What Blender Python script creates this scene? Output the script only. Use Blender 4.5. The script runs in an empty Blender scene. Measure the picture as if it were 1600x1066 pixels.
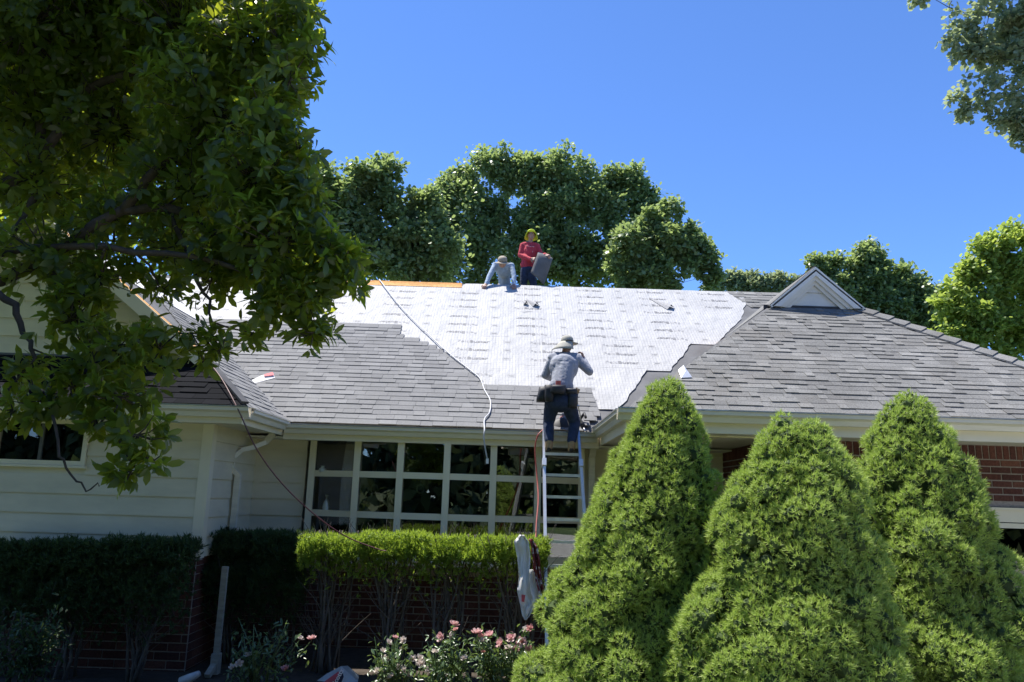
import bpy, bmesh, math, random
import numpy as np
from mathutils import Vector, Matrix, noise
R = math.radians
random.seed(7); rng = np.random.default_rng(11)
scene = bpy.context.scene
col = scene.collection

# ------------------------------------------------------------------ camera, sky, sun, exposure
ZC = 2.15                                   # eye height above the flower bed at the house
PITCH, ROLL, FPX = R(11.5), R(1.75), 1200.0
cam_d = bpy.data.cameras.new('camera'); cam_d.sensor_width = 36; cam_d.lens = 36 * FPX / 1600
cam_d.clip_start = 0.05; cam_d.clip_end = 3000
cam = bpy.data.objects.new('camera', cam_d); col.objects.link(cam)
_f = np.array([0, math.cos(PITCH), math.sin(PITCH)]); _r0 = np.array([1., 0, 0]); _u0 = np.cross(_r0, _f)
_r = _r0 * math.cos(ROLL) + _u0 * math.sin(ROLL); _u = _u0 * math.cos(ROLL) - _r0 * math.sin(ROLL)
cam.matrix_world = Matrix(((_r[0], _u[0], -_f[0], 0), (_r[1], _u[1], -_f[1], 0), (_r[2], _u[2], -_f[2], ZC), (0, 0, 0, 1)))
scene.camera = cam
SUN = Vector((-0.30, 0.20, 0.933)).normalized()
world = bpy.data.worlds.new('World'); scene.world = world; world.use_nodes = True
wn = world.node_tree.nodes; wl = world.node_tree.links
sky = wn.new('ShaderNodeTexSky'); sky.sky_type = 'NISHITA'; sky.sun_disc = False
sky.sun_elevation = math.asin(SUN.z); sky.sun_rotation = math.atan2(SUN.x, SUN.y)
sky.air_density = 1.0; sky.dust_density = 0.0; sky.ozone_density = 10.0; sky.altitude = 1500
tint = wn.new('ShaderNodeMix'); tint.data_type = 'RGBA'; tint.blend_type = 'MULTIPLY'; tint.inputs[0].default_value = 1; tint.inputs[7].default_value = (.89, .99, 1.15, 1)
wl.new(sky.outputs[0], tint.inputs[6]); wl.new(tint.outputs[2], wn['Background'].inputs[0]); wn['Background'].inputs[1].default_value = 0.098
sun_d = bpy.data.lights.new('sun', 'SUN'); sun_d.energy = 3.8; sun_d.angle = R(0.55); sun_d.color = (1.0, 0.95, 0.87)
sun = bpy.data.objects.new('sun', sun_d); col.objects.link(sun)
sun.rotation_euler = SUN.to_track_quat('Z', 'Y').to_euler(); sun.location = (-10, 20, 30)
vs = scene.view_settings; vs.view_transform = 'Standard'; vs.look = 'None'; vs.gamma = 1; vs.exposure = 1.18; vs.use_curve_mapping = False
scene.cycles.max_bounces = 8; scene.cycles.transparent_max_bounces = 8
scene.cycles.use_denoising = True

# ------------------------------------------------------------------ pixel <-> world (a surveyor's helper: a pixel of the 1600 px photo at a chosen depth)
def ray(px, py): return _f + _r * (px - 800) / FPX + _u * (533 - py) / FPX
def W(px, py, Y):
    d = ray(px, py); d = d * Y / d[1]; return Vector((d[0], d[1], d[2] + ZC))
def onplane(px, py, p0, n):
    d = Vector(ray(px, py)); o = Vector((0, 0, ZC)); t = (Vector(p0) - o).dot(n) / d.dot(n); return o + d * t
def proj(p):
    q = np.array([p[0], p[1], p[2] - ZC]); d = q @ _f
    return 800 + FPX * (q @ _r) / d, 533 - FPX * (q @ _u) / d

# ------------------------------------------------------------------ materials
M = {}
def nodes(name):
    m = bpy.data.materials.new(name); m.use_nodes = True; M[name] = m
    nt = m.node_tree; return m, nt, nt.nodes, nt.links, nt.nodes['Principled BSDF']
def rand_node(nt):
    g = nt.nodes.new('ShaderNodeNewGeometry'); o = nt.nodes.new('ShaderNodeObjectInfo')
    a = nt.nodes.new('ShaderNodeMath'); a.operation = 'ADD'; nt.links.new(g.outputs['Random Per Island'], a.inputs[0]); nt.links.new(o.outputs['Random'], a.inputs[1])
    f = nt.nodes.new('ShaderNodeMath'); f.operation = 'FRACT'; nt.links.new(a.outputs[0], f.inputs[0]); return f.outputs[0]
def mixc(nt, fac, a, b, mode='MIX'):
    n = nt.nodes.new('ShaderNodeMix'); n.data_type = 'RGBA'; n.blend_type = mode
    for s, v in ((n.inputs[0], fac), (n.inputs[6], a), (n.inputs[7], b)):
        if hasattr(v, 'is_linked') or hasattr(v, 'links'): nt.links.new(v, s)
        else: s.default_value = v if not isinstance(v, tuple) else (*v, 1)
    return n.outputs[2]
def noise_node(nt, scale, detail=4, stretch=None, rough=.6):
    tc = nt.nodes.new('ShaderNodeNewGeometry'); n = nt.nodes.new('ShaderNodeTexNoise')
    n.inputs['Scale'].default_value = scale; n.inputs['Detail'].default_value = detail; n.inputs['Roughness'].default_value = rough
    src = tc.outputs['Position']
    if stretch:
        mp = nt.nodes.new('ShaderNodeMapping'); mp.inputs['Scale'].default_value = stretch
        nt.links.new(src, mp.inputs[0]); src = mp.outputs[0]
    nt.links.new(src, n.inputs['Vector']); return n.outputs[0]
def ramp(nt, fac, stops):
    r = nt.nodes.new('ShaderNodeValToRGB'); nt.links.new(fac, r.inputs[0])
    while len(r.color_ramp.elements) < len(stops): r.color_ramp.elements.new(0.5)
    for e, (p, c) in zip(r.color_ramp.elements, stops): e.position = p; e.color = (*c, 1)
    return r.outputs[0]
def bump(nt, bs, h, strength, dist=.01):
    b = nt.nodes.new('ShaderNodeBump'); b.inputs['Strength'].default_value = strength; b.inputs['Distance'].default_value = dist
    nt.links.new(h, b.inputs['Height']); nt.links.new(b.outputs[0], bs.inputs['Normal'])
def plain(name, c, rough=.6, metal=0, var=.12, scale=6, bstr=0, bscale=60, spec=.5, stretch=None):
    m, nt, N, L, b = nodes(name)
    n = noise_node(nt, scale, 5, stretch)
    lo = tuple(x * (1 - var) for x in c); hi = tuple(min(1, x * (1 + var)) for x in c)
    L.new(ramp(nt, n, [(.3, lo), (.7, hi)]), b.inputs['Base Color'])
    b.inputs['Roughness'].default_value = rough; b.inputs['Metallic'].default_value = metal; b.inputs['Specular IOR Level'].default_value = spec
    if bstr: bump(nt, b, noise_node(nt, bscale, 4), bstr)
    return m
def pieces(name, cols, rough=.85, nscale=90, nvar=.25, big=2.0, bstr=.4, spec=.04, bigvar=.2, stain=None):
    """material for shingles, bricks, boards: a colour per piece, fine grain and large soft weathering"""
    m, nt, N, L, b = nodes(name)
    k = len(cols); c = ramp(nt, rand_node(nt), [((i + .5) / k, cc) for i, cc in enumerate(cols)])
    g = noise_node(nt, nscale, 3); w = noise_node(nt, big, 5)
    c = mixc(nt, 1.0, c, ramp(nt, g, [(.3, (1 - nvar,) * 3), (.7, (1 + nvar,) * 3)]), 'MULTIPLY')
    c = mixc(nt, 1.0, c, ramp(nt, w, [(.3, (1 - bigvar,) * 3), (.7, (1 + bigvar * .6,) * 3)]), 'MULTIPLY')
    if stain:
        st = noise_node(nt, 1.1, 6, None, .7); f = ramp(nt, st, [(.52, (0, 0, 0)), (.78, (.38, .38, .38))]); c = mixc(nt, f, c, stain)
    L.new(c, b.inputs['Base Color']); b.inputs['Roughness'].default_value = rough; b.inputs['Specular IOR Level'].default_value = spec
    if bstr: bump(nt, b, g, bstr, .004)
    return m
def leafmat(name, cols, tcol, tf=.35, rough=.45, spec=.4):
    m, nt, N, L, b = nodes(name)
    k = len(cols); c = ramp(nt, rand_node(nt), [((i + .5) / k, cc) for i, cc in enumerate(cols)])
    L.new(c, b.inputs['Base Color']); b.inputs['Roughness'].default_value = rough; b.inputs['Specular IOR Level'].default_value = spec
    t = N.new('ShaderNodeBsdfTranslucent'); t.inputs[0].default_value = (*tcol, 1)
    mx = N.new('ShaderNodeMixShader'); mx.inputs[0].default_value = tf
    L.new(b.outputs[0], mx.inputs[1]); L.new(t.outputs[0], mx.inputs[2]); L.new(mx.outputs[0], N['Material Output'].inputs[0])
    return m

plain('siding', (.70, .64, .48), .55, var=.10, scale=1.5, stretch=(1, 1, 3))
plain('trim', (.80, .73, .55), .5, var=.05, scale=2)
plain('gutter_paint', (.76, .71, .58), .4, var=.10, scale=2.5, stretch=(1, 1, 6))
plain('gable_paint', (.70, .71, .69), .6, var=.06, scale=3)
plain('soffit_paint', (.74, .71, .63), .6, var=.08, scale=2)
plain('sash_dark', (.09, .09, .085), .5)
plain('weathered_post', (.34, .33, .29), .8, var=.25, scale=5, stretch=(1, 1, 4))
plain('gutter_edge', (.70, .70, .70), .25, metal=.7, var=.15, scale=8)
pieces('shingle_new', [(.225, .225, .225), (.25, .25, .249), (.205, .205, .206), (.27, .27, .268), (.235, .234, .233)], nscale=110, bigvar=.10)
pieces('shingle_old', [(.20, .20, .193), (.225, .224, .216), (.175, .174, .168), (.212, .211, .204), (.25, .248, .238)], nscale=80, nvar=.35, big=1.3, bigvar=.22, stain=(.18, .155, .125))
pieces('shingle_shade', [(.008, .009, .012), (.012, .013, .017), (.010, .011, .014)], nscale=80)  # near-black: shade on the skirt roof painted into the shingle colour
pieces('brick_red', [(.105, .046, .038), (.14, .060, .048), (.082, .040, .036), (.165, .075, .055), (.12, .052, .043)], nscale=45, nvar=.3, rough=.9)
plain('mortar', (.33, .29, .25), .95, var=.2, scale=30, bstr=.4)
plain('felt_dark', (.17, .17, .172), .9, var=.22, scale=2.2, bstr=.2, bscale=30, spec=.05)
pieces('roof_wood', [(.62, .34, .13), (.70, .42, .19), (.55, .29, .11)], nscale=20, nvar=.25, rough=.8)
plain('flashing', (.05, .052, .058), .6, var=.3, spec=.2)
plain('aluminium', (.80, .81, .83), .38, metal=.35, var=.08, scale=10)
plain('aluminium_blue', (.42, .53, .72), .4, metal=.4, var=.1, scale=10)
plain('rubber_dark', (.03, .03, .032), .6)
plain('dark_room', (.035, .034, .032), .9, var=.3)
plain('bark', (.075, .062, .052), .95, var=.35, scale=14, bstr=.9, bscale=30)
plain('bark_grey', (.12, .105, .09), .95, var=.3, scale=14, bstr=.8, bscale=30)
plain('soil', (.055, .042, .032), 1, var=.4, scale=9, bstr=.8, bscale=25)
plain('cord_grey', (.52, .53, .56), .5)
plain('cord_red', (.35, .07, .055), .5)
plain('cord_maroon', (.10, .03, .03), .5)
plain('ink', (.20, .20, .21), .7, var=.08)
plain('ink_pale', (.33, .33, .34), .7, var=.08)
plain('vase_pale', (.55, .58, .54), .4)
plain('vase_green', (.16, .30, .22), .3)
plain('vase_amber', (.34, .19, .08), .3)
plain('plug_white', (.8, .8, .8), .5)
plain('paper_white', (.80, .79, .78), .7)
plain('paper_red', (.65, .10, .12), .7)
# people
plain('skin', (.36, .20, .14), .55, var=.08, scale=20)
plain('shirt_grey', (.30, .315, .36), .85, var=.10, scale=12, bstr=.5, bscale=45)
plain('jeans', (.028, .043, .085), .9, var=.35, scale=16, bstr=.5, bscale=50)
plain('boot_tan', (.40, .26, .13), .8, var=.2, scale=30)
plain('boot_sole', (.03, .025, .02), .8)
plain('cap_khaki', (.37, .36, .31), .85, var=.10, scale=30)
plain('cap_tan', (.34, .29, .22), .85, var=.15, scale=30)
plain('belt_leather', (.035, .036, .042), .6, var=.3, scale=25)
plain('sweatshirt_red', (.50, .045, .065), .85, var=.14, scale=14, bstr=.5, bscale=45)
plain('hat_neon', (.62, .80, .06), .75, var=.08)
plain('shirt_blue', (.34, .43, .54), .85, var=.12, scale=14, bstr=.5, bscale=45)
plain('pants_khaki', (.30, .24, .17), .9, var=.2, scale=16)
plain('hair', (.02, .016, .013), .8)
plain('glove_white', (.62, .60, .58), .8)
plain('tool_wood', (.55, .33, .14), .6)
plain('tool_red', (.70, .13, .09), .5)
plain('tool_steel', (.55, .55, .57), .3, metal=.9)
# foliage
leafmat('leaf_magnolia', [(.024, .05, .018), (.034, .066, .021), (.018, .040, .015), (.045, .082, .024)], (.72, .82, .05), 0.38, .38, .45)
leafmat('leaf_oak', [(.19, .255, .115), (.235, .305, .14), (.155, .215, .10), (.285, .355, .175)], (.38, .49, .15), 0.45, .35, .6)
leafmat('leaf_oak_grey', [(.26, .31, .20), (.31, .36, .235), (.22, .27, .17)], (.44, .52, .24), 0.44, .35, .6)
leafmat('leaf_maple', [(.26, .35, .09), (.32, .41, .11), (.21, .29, .08)], (.52, .64, .11), 0.46, .45, .4)
leafmat('leaf_lime', [(.20, .28, .04), (.25, .33, .05), (.17, .25, .04)], (.48, .58, .05), 0.5, .45, .4)
leafmat('needle', [(.36, .475, .11), (.42, .535, .14), (.29, .405, .085), (.48, .575, .19)], (.45, .60, .10), 0.27, .55, .3)
plain('needle_core', (.05, .08, .025), .95, var=.3)
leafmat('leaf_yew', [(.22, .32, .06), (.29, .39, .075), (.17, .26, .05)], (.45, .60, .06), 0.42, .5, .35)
leafmat('leaf_yew_shaded', [(.045, .085, .035), (.06, .11, .04), (.035, .07, .03)], (.14, .22, .05), .25, .5, .35)  # darker copy of the yew leaf: shade painted into the colour
leafmat('leaf_rose', [(.10, .16, .07), (.14, .21, .09), (.07, .12, .05)], (.26, .38, .08), 0.28, .3, .6)
leafmat('petal_pink', [(.72, .40, .42), (.78, .52, .52), (.80, .62, .58)], (.75, .45, .45), .3, .6, .2)
leafmat('petal_white', [(.74, .68, .62), (.78, .74, .70), (.72, .62, .58)], (.7, .6, .55), .3, .6, .2)
leafmat('petal_coral', [(.72, .34, .32), (.76, .42, .40)], (.7, .4, .36), 0.3, .6, .2)
leafmat('wood_far', [(.06, .085, .045), (.09, .115, .06)], (.14, .19, .07), 0.22, .6, .2)

def underlay_material():
    m, nt, N, L, b = nodes('underlayment_sheet_print')
    uv = N.new('ShaderNodeUVMap'); sp = N.new('ShaderNodeSeparateXYZ'); L.new(uv.outputs[0], sp.inputs[0])
    def lines(sock, period, width):
        a = N.new('ShaderNodeMath'); a.operation = 'MODULO'; L.new(sock, a.inputs[0]); a.inputs[1].default_value = period
        c = N.new('ShaderNodeMath'); c.operation = 'LESS_THAN'; L.new(a.outputs[0], c.inputs[0]); c.inputs[1].default_value = width
        return c.outputs[0]
    v1 = lines(sp.outputs[0], .0508, .007); h1 = lines(sp.outputs[1], .0762, .004)
    mx = N.new('ShaderNodeMath'); mx.operation = 'MAXIMUM'; L.new(v1, mx.inputs[0]); L.new(h1, mx.inputs[1])
    base = ramp(nt, noise_node(nt, 1.6, 4), [(.3, (.43, .43, .425)), (.7, (.51, .508, .50))])
    L.new(mixc(nt, mx.outputs[0], base, (.335, .335, .34)), b.inputs['Base Color'])
    b.inputs['Roughness'].default_value = .6; b.inputs['Specular IOR Level'].default_value = .12
    bump(nt, b, noise_node(nt, 5, 5, (1, .5, .5)), .9, .04)
underlay_material()
def glass_material():
    m, nt, N, L, b = nodes('window_glass')
    N.remove(b)
    g = N.new('ShaderNodeBsdfGlossy'); g.inputs['Roughness'].default_value = .0; g.inputs[0].default_value = (.95, .95, .95, 1)
    t = N.new('ShaderNodeBsdfTransparent'); t.inputs[0].default_value = (.78, .82, .80, 1)
    fr = N.new('ShaderNodeFresnel'); fr.inputs[0].default_value = 2.0
    mx = N.new('ShaderNodeMixShader'); L.new(fr.outputs[0], mx.inputs[0]); L.new(t.outputs[0], mx.inputs[1]); L.new(g.outputs[0], mx.inputs[2])
    L.new(mx.outputs[0], N['Material Output'].inputs[0])
glass_material()
def ground_material():
    m, nt, N, L, b = nodes('lawn')
    c = ramp(nt, noise_node(nt, .6, 6), [(.3, (.05, .085, .025)), (.7, (.09, .13, .04))])
    L.new(c, b.inputs['Base Color']); b.inputs['Roughness'].default_value = 1; bump(nt, b, noise_node(nt, 30, 4), .8, .03)
ground_material()

# ------------------------------------------------------------------ mesh helpers
class MB:
    def __init__(s): s.v = []; s.f = []; s.mi = []
    def add(s, verts, faces, mi=0):
        o = len(s.v); s.v += [tuple(v) for v in verts]; s.f += [tuple(i + o for i in f) for f in faces]; s.mi += [mi] * len(faces)
    def hexa(s, p, mi=0):            # 8 points: bottom 4 then top 4, each ring in the same turn
        s.add(p, [(3, 2, 1, 0), (4, 5, 6, 7), (0, 1, 5, 4), (1, 2, 6, 5), (2, 3, 7, 6), (3, 0, 4, 7)], mi)
    def box(s, a, b, mi=0):
        (x0, y0, z0), (x1, y1, z1) = a, b
        s.hexa([(x0, y0, z0), (x1, y0, z0), (x1, y1, z0), (x0, y1, z0), (x0, y0, z1), (x1, y0, z1), (x1, y1, z1), (x0, y1, z1)], mi)
    def bar(s, p, q, w, h, up=(0, 0, 1), mi=0):     # a beam from p to q
        p, q = Vector(p), Vector(q); d = (q - p).normalized(); x = d.cross(Vector(up)).normalized(); z = x.cross(d)
        x = x * w / 2; z = z * h / 2
        s.hexa([p - x - z, p + x - z, q + x - z, q - x - z, p - x + z, p + x + z, q + x + z, q - x + z], mi)
    def tube(s, pts, rad, n=8, mi=0, cap=True):
        pts = [Vector(p) for p in pts]
        if not hasattr(rad, '__len__'): rad = [rad] * len(pts)
        ring = []; prev = None; o = len(s.v)
        for i, p in enumerate(pts):
            d = (pts[min(i + 1, len(pts) - 1)] - pts[max(i - 1, 0)]).normalized()
            if prev is None: x = d.orthogonal().normalized()
            else:
                x = prev - d * prev.dot(d); x = x.normalized() if x.length > 1e-6 else d.orthogonal().normalized()
            prev = x; y = d.cross(x)
            for k in range(n):
                a = 2 * math.pi * k / n; s.v.append(tuple(p + (x * math.cos(a) + y * math.sin(a)) * rad[i]))
        for i in range(len(pts) - 1):
            for k in range(n):
                a, b = o + i * n + k, o + i * n + (k + 1) % n
                s.f.append((a, b, b + n, a + n)); s.mi.append(mi)
        if cap:
            s.f.append(tuple(o + k for k in reversed(range(n)))); s.mi.append(mi)
            e = o + (len(pts) - 1) * n; s.f.append(tuple(e + k for k in range(n))); s.mi.append(mi)
    def slab(s, poly, thick, n=None, mi=0):          # polygon pushed down its normal
        P = [Vector(p) for p in poly]; k = len(P)
        nn = Vector(n) if n is not None else (P[1] - P[0]).cross(P[2] - P[0]).normalized()
        B = [p - nn * thick for p in P]
        s.add(P + B, [tuple(range(k)), tuple(reversed(range(k, 2 * k)))] + [((i + 1) % k, i, i + k, (i + 1) % k + k) for i in range(k)], mi)
    def mesh(s, name, mats, smooth=False):
        m = bpy.data.meshes.new(name); m.from_pydata(s.v, [], s.f)
        for x in (mats if isinstance(mats, (list, tuple)) else [mats]): m.materials.append(M[x])
        m.polygons.foreach_set('material_index', s.mi)
        if smooth: m.polygons.foreach_set('use_smooth', [True] * len(s.f))
        m.update(); return m
    def build(s, name, mats, parent=None, smooth=False): return link(name, s.mesh(name, mats, smooth), parent)
def link(name, data, parent=None):
    o = bpy.data.objects.new(name, data); col.objects.link(o)
    if parent is not None: o.parent = parent
    return o
def tag(o, label=None, cat=None, group=None, kind=None):
    if label: o['label'] = label
    if cat: o['category'] = cat
    if group: o['group'] = group
    if kind: o['kind'] = kind
    return o
def empty(name, loc=(0, 0, 0)):
    o = link(name, None); o.location = loc; o.empty_display_size = .2
    bpy.context.view_layer.update(); return o
def keep(o, root):              # parent a mesh written in world coordinates under an Empty that stands somewhere
    o.parent = root; o.matrix_parent_inverse = Matrix.Translation(-root.location); return o
def fast_mesh(name, V, F, mat, smooth=False):
    V = np.asarray(V, np.float32); F = np.asarray(F, np.int32); n, k = F.shape
    m = bpy.data.meshes.new(name); m.vertices.add(len(V)); m.vertices.foreach_set('co', V.ravel())
    m.loops.add(n * k); m.loops.foreach_set('vertex_index', F.ravel())
    m.polygons.add(n); m.polygons.foreach_set('loop_start', np.arange(0, n * k, k, dtype=np.int32))
    m.polygons.foreach_set('loop_total', np.full(n, k, np.int32))
    if smooth: m.polygons.foreach_set('use_smooth', np.ones(n, bool))
    m.materials.append(M[mat]); m.update(calc_edges=True); return m
def unit(a): return a / np.maximum(np.linalg.norm(a, axis=-1, keepdims=True), 1e-9)
def scatter(tv, tf, P, D, Nn, S):
    """copies of a small template (x width, y length, z normal) at P along D, facing Nn, scaled S"""
    tv = np.asarray(tv, float); tf = np.asarray(tf, int); P = np.asarray(P); D = unit(np.asarray(D)); X = unit(np.cross(D, Nn)); Z = np.cross(X, D)
    S = np.asarray(S).reshape(-1, 1, 1) * np.ones((len(P), 1, 1))
    V = P[:, None, :] + S * (tv[None, :, 0:1] * X[:, None] + tv[None, :, 1:2] * D[:, None] + tv[None, :, 2:3] * Z[:, None])
    F = tf[None] + (np.arange(len(P)) * len(tv))[:, None, None]
    return V.reshape(-1, 3), F.reshape(-1, tf.shape[1])
def rdir(n): return unit(rng.normal(size=(n, 3)))
# leaf templates
LEAF_BIG = ([(0, 0, 0), (-.17, .22, .05), (0, .25, 0), (.17, .22, .05), (-.23, .58, .06), (0, .60, -.01), (.23, .58, .06), (-.13, .85, 0), (0, .86, -.05), (.13, .85, 0), (0, 1.04, -.10)],
            [(0, 2, 1), (0, 3, 2), (1, 2, 5), (1, 5, 4), (2, 3, 6), (2, 6, 5), (4, 5, 8), (4, 8, 7), (5, 6, 9), (5, 9, 8), (7, 8, 10), (8, 9, 10)])
LEAF_BIG = ([(x * .78, y, z) for x, y, z in LEAF_BIG[0]], LEAF_BIG[1])
LEAF_MID = ([(0, 0, 0), (-.19, .36, .05), (0, .42, 0), (.19, .36, .05), (-.19, .74, .01), (.19, .74, .01), (0, 1.04, -.10)], [(0, 2, 1), (0, 3, 2), (1, 2, 4), (2, 5, 4), (2, 3, 5), (4, 5, 6)])
LEAF_SMALL = ([(0, 0, 0), (-.26, .45, .06), (.26, .45, .06), (0, 1, -.05)], [(0, 2, 1), (1, 2, 3)])
LEAF_LOBED = ([(0, 0, 0), (-.36, .42, .06), (-.30, .80, -.04), (0, 1.0, -.08), (.36, .62, -.04), (.22, .28, .05)],
              [(0, 4, 1), (1, 4, 3), (1, 3, 2), (0, 5, 4)])
def rosette(n, ang, w, two=1):
    v, f = [], []
    for k in range(n):
        a = 2 * math.pi * k / n + (k % 3) * .3; t = ang[k % len(ang)]; L = (1, .85, .7)[k % 3]
        d = np.array([math.sin(t) * math.cos(a), math.cos(t), math.sin(t) * math.sin(a)]); s = np.array([-math.sin(a), 0, math.cos(a)])
        b = np.array([0, .12 * (k % 4), 0]); o = len(v); v += [b - s * w * .5, b + s * w * .5, b + d * L]; f.append((o, o + 1, o + 2))
    return v, f
TUFT = rosette(7, (.35, .75, 1.1), .17)
SPRIG = rosette(8, (.25, .7, 1.0), .22)

# ------------------------------------------------------------------ ground
def ground():
    xs = np.concatenate([[-400, -120, -50], np.linspace(-25, 25, 41), [50, 120, 400]]); ys = np.concatenate([[-400, -100, -40], np.linspace(-20, 40, 49), [60, 120, 500]])
    V = []; 
    for y in ys:
        for x in xs:
            t = min(1, max(0, (6.8 - y) / 5.0)); V.append((x, y, .5 * t * t * (3 - 2 * t) + .03 * noise.noise(Vector((x * .3, y * .3, 0)))))
    nx = len(xs); F = [(j * nx + i, j * nx + i + 1, (j + 1) * nx + i + 1, (j + 1) * nx + i) for j in range(len(ys) - 1) for i in range(nx - 1)]
    o = link('ground', fast_mesh('ground', V, F, 'lawn', True)); tag(o, kind='structure', label='green front lawn sloping gently towards the house')
    b = MB(); pts = [(-9.6, 6.6), (4.6, 6.4), (4.6, 11.3), (-9.6, 11.3)]
    b.slab([(x, y, .06) for x, y in pts], .05); o = b.build('flower_bed', 'soil'); tag(o, kind='structure', label='dark soil flower bed along the foundation')
ground()
def bounce_slab():  # unseen concrete slab, added to bounce light onto walls and soffits
    b = MB(); xs = np.linspace(.6, 18, 24); ys = np.linspace(-9, 6.0, 16)
    f = lambda y: (lambda t: .5 * t * t * (3 - 2 * t))(min(1, max(0, (6.8 - y) / 5.0))) + .045
    V = [(x, y, f(y)) for y in ys for x in xs]; n = len(xs); F = [(j * n + i, j * n + i + 1, (j + 1) * n + i + 1, (j + 1) * n + i) for j in range(15) for i in range(23) if not (xs[i] < 5.8 and ys[j] > 3.2)]
    b.add(V, F); o = b.build('bounce_slab', 'bounce_concrete'); tag(o, kind='structure', label='unseen pale slab added to bounce light onto the house')
plain('bounce_concrete', (.46, .44, .40), .9, var=.15, scale=3, bstr=.3, bscale=40)
bounce_slab()

# ------------------------------------------------------------------ the house
ZE, ZER, ZEL = .925 + ZC, .99 + ZC, .965 + ZC        # eave heights: main, right wing, left wing
YE, P1 = 10.7, .74                                  # main eave depth and pitch
XR, YR = 1.24, 8.2                                  # right wing: left eave, front eave
XG = 4.295                                          # right wing ridge line
XL, YL = -3.12, 9.0                                 # left wing: right eave, front eave
YRIDGE = 15.2; ZRIDGE = ZE + P1 * (YRIDGE - YE)
RIDGE_END = 6.75
house = empty('house', (0, 11.2, 0)); tag(house, 'pale sided and brick single-storey house with roof being reshingled', 'house')
def hp(name, mb, mats, parent=None, smooth=False):   # a part of the house, written in world coordinates
    o = mb.build(name, mats, None, smooth)
    if parent is None: keep(o, house)
    else: o.parent = parent      # parts under the house are already at identity in world space
    return o
Nmain = Vector((0, -P1, 1)).normalized(); Vmain = Vector((0, 1, P1)).normalized(); SL = math.hypot(1, P1)
def main_pt(x, s, h=0): return Vector((x, YE, ZE)) + Vmain * s + Nmain * h     # s = metres up the slope
SRIDGE = (YRIDGE - YE) * SL
def main_px(px, py):
    p = onplane(px, py, (0, YE, ZE), Nmain); return p.x, (p.y - YE) * SL

b = MB()
b.slab([main_pt(-9.6, 0), main_pt(RIDGE_END, 0), main_pt(RIDGE_END, SRIDGE), main_pt(-9.6, SRIDGE)], .06, Nmain)
Nb = Vector((0, P1, 1)).normalized()
b.slab([(RIDGE_END, YRIDGE + .002, ZRIDGE), (RIDGE_END, YRIDGE + 4.5, ZRIDGE - P1 * 4.5), (-9.6, YRIDGE + 4.5, ZRIDGE - P1 * 4.5), (-9.6, YRIDGE + .002, ZRIDGE)], .06, Nb)
roof_main = hp('roof', b, 'felt_dark')
roof_main['label'] = 'main roof slope half covered with new grey shingles'

# right wing
p = P1
zG = ZER + p * 2.4; zA = ZER + p * (XG - XR)
XR2 = 2 * XG - XR
b = MB()
b.slab([(XR, YR, ZER), (XR2, YR, ZER), (XR2 - 2.4, YR + 2.4, zG), (XR + 2.4, YR + 2.4, zG)], .06, Vector((0, -p, 1)).normalized())
b.slab([(XR, YR + .004, ZER), (XR + 2.4, YR + 2.404, zG), (XR + 2.4, YR + 2.46, zG), (XG, YR + 2.46, zA), (XG, 14.2, zA), (XR, 11.0, ZER)], .06, Vector((-p, 0, 1)).normalized())
b.slab([(XR2, YR + .004, ZER), (XR2, 13, ZER), (XG + .003, 14.2, zA), (XG + .003, YR + 2.46, zA), (XR2 - 2.4, YR + 2.46, zG), (XR2 - 2.4, YR + 2.404, zG)], .06, Vector((p, 0, 1)).normalized())
roof_right = hp('roof', b, 'felt_dark'); roof_right['label'] = 'hipped wing roof of weathered grey shingles'

# left wing: a hipped skirt below a large gable
pR = .79; TL = .95                                    # right slope pitch, setback of the gable
YGL = YL + TL
foot = Vector((XL - TL * .74 / pR - .02, YGL, ZEL + TL * .74)); XA = -6.35
def lz(x): return ZEL + pR * (XL - x)
zAL = lz(XA); XLL = 2 * XA - XL
b = MB()
b.slab([(XLL, YL, ZEL), (XL, YL, ZEL), (foot.x, YGL, foot.z), (2 * XA - foot.x, YGL, foot.z)], .06, Vector((0, -.74, 1)).normalized())
b.slab([(XL, YL + .004, ZEL), (XL, 11.0, ZEL), (XA, 15.2, zAL), (XA, YGL - .22, zAL), (foot.x, YGL - .22, foot.z), (foot.x, YGL, foot.z)], .07, Vector((pR, 0, 1)).normalized())
b.slab([(XLL, YL + .004, ZEL), (2 * XA - foot.x, YGL, foot.z), (2 * XA - foot.x, YGL - .22, foot.z), (XA - .003, YGL - .22, zAL), (XA - .003, 15.2, zAL), (XLL, 15, ZEL)], .07, Vector((-pR, 0, 1)).normalized())
roof_left = hp('roof', b, 'felt_dark'); roof_left['label'] = 'dark shaded skirt and gable roof of the left wing'

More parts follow.
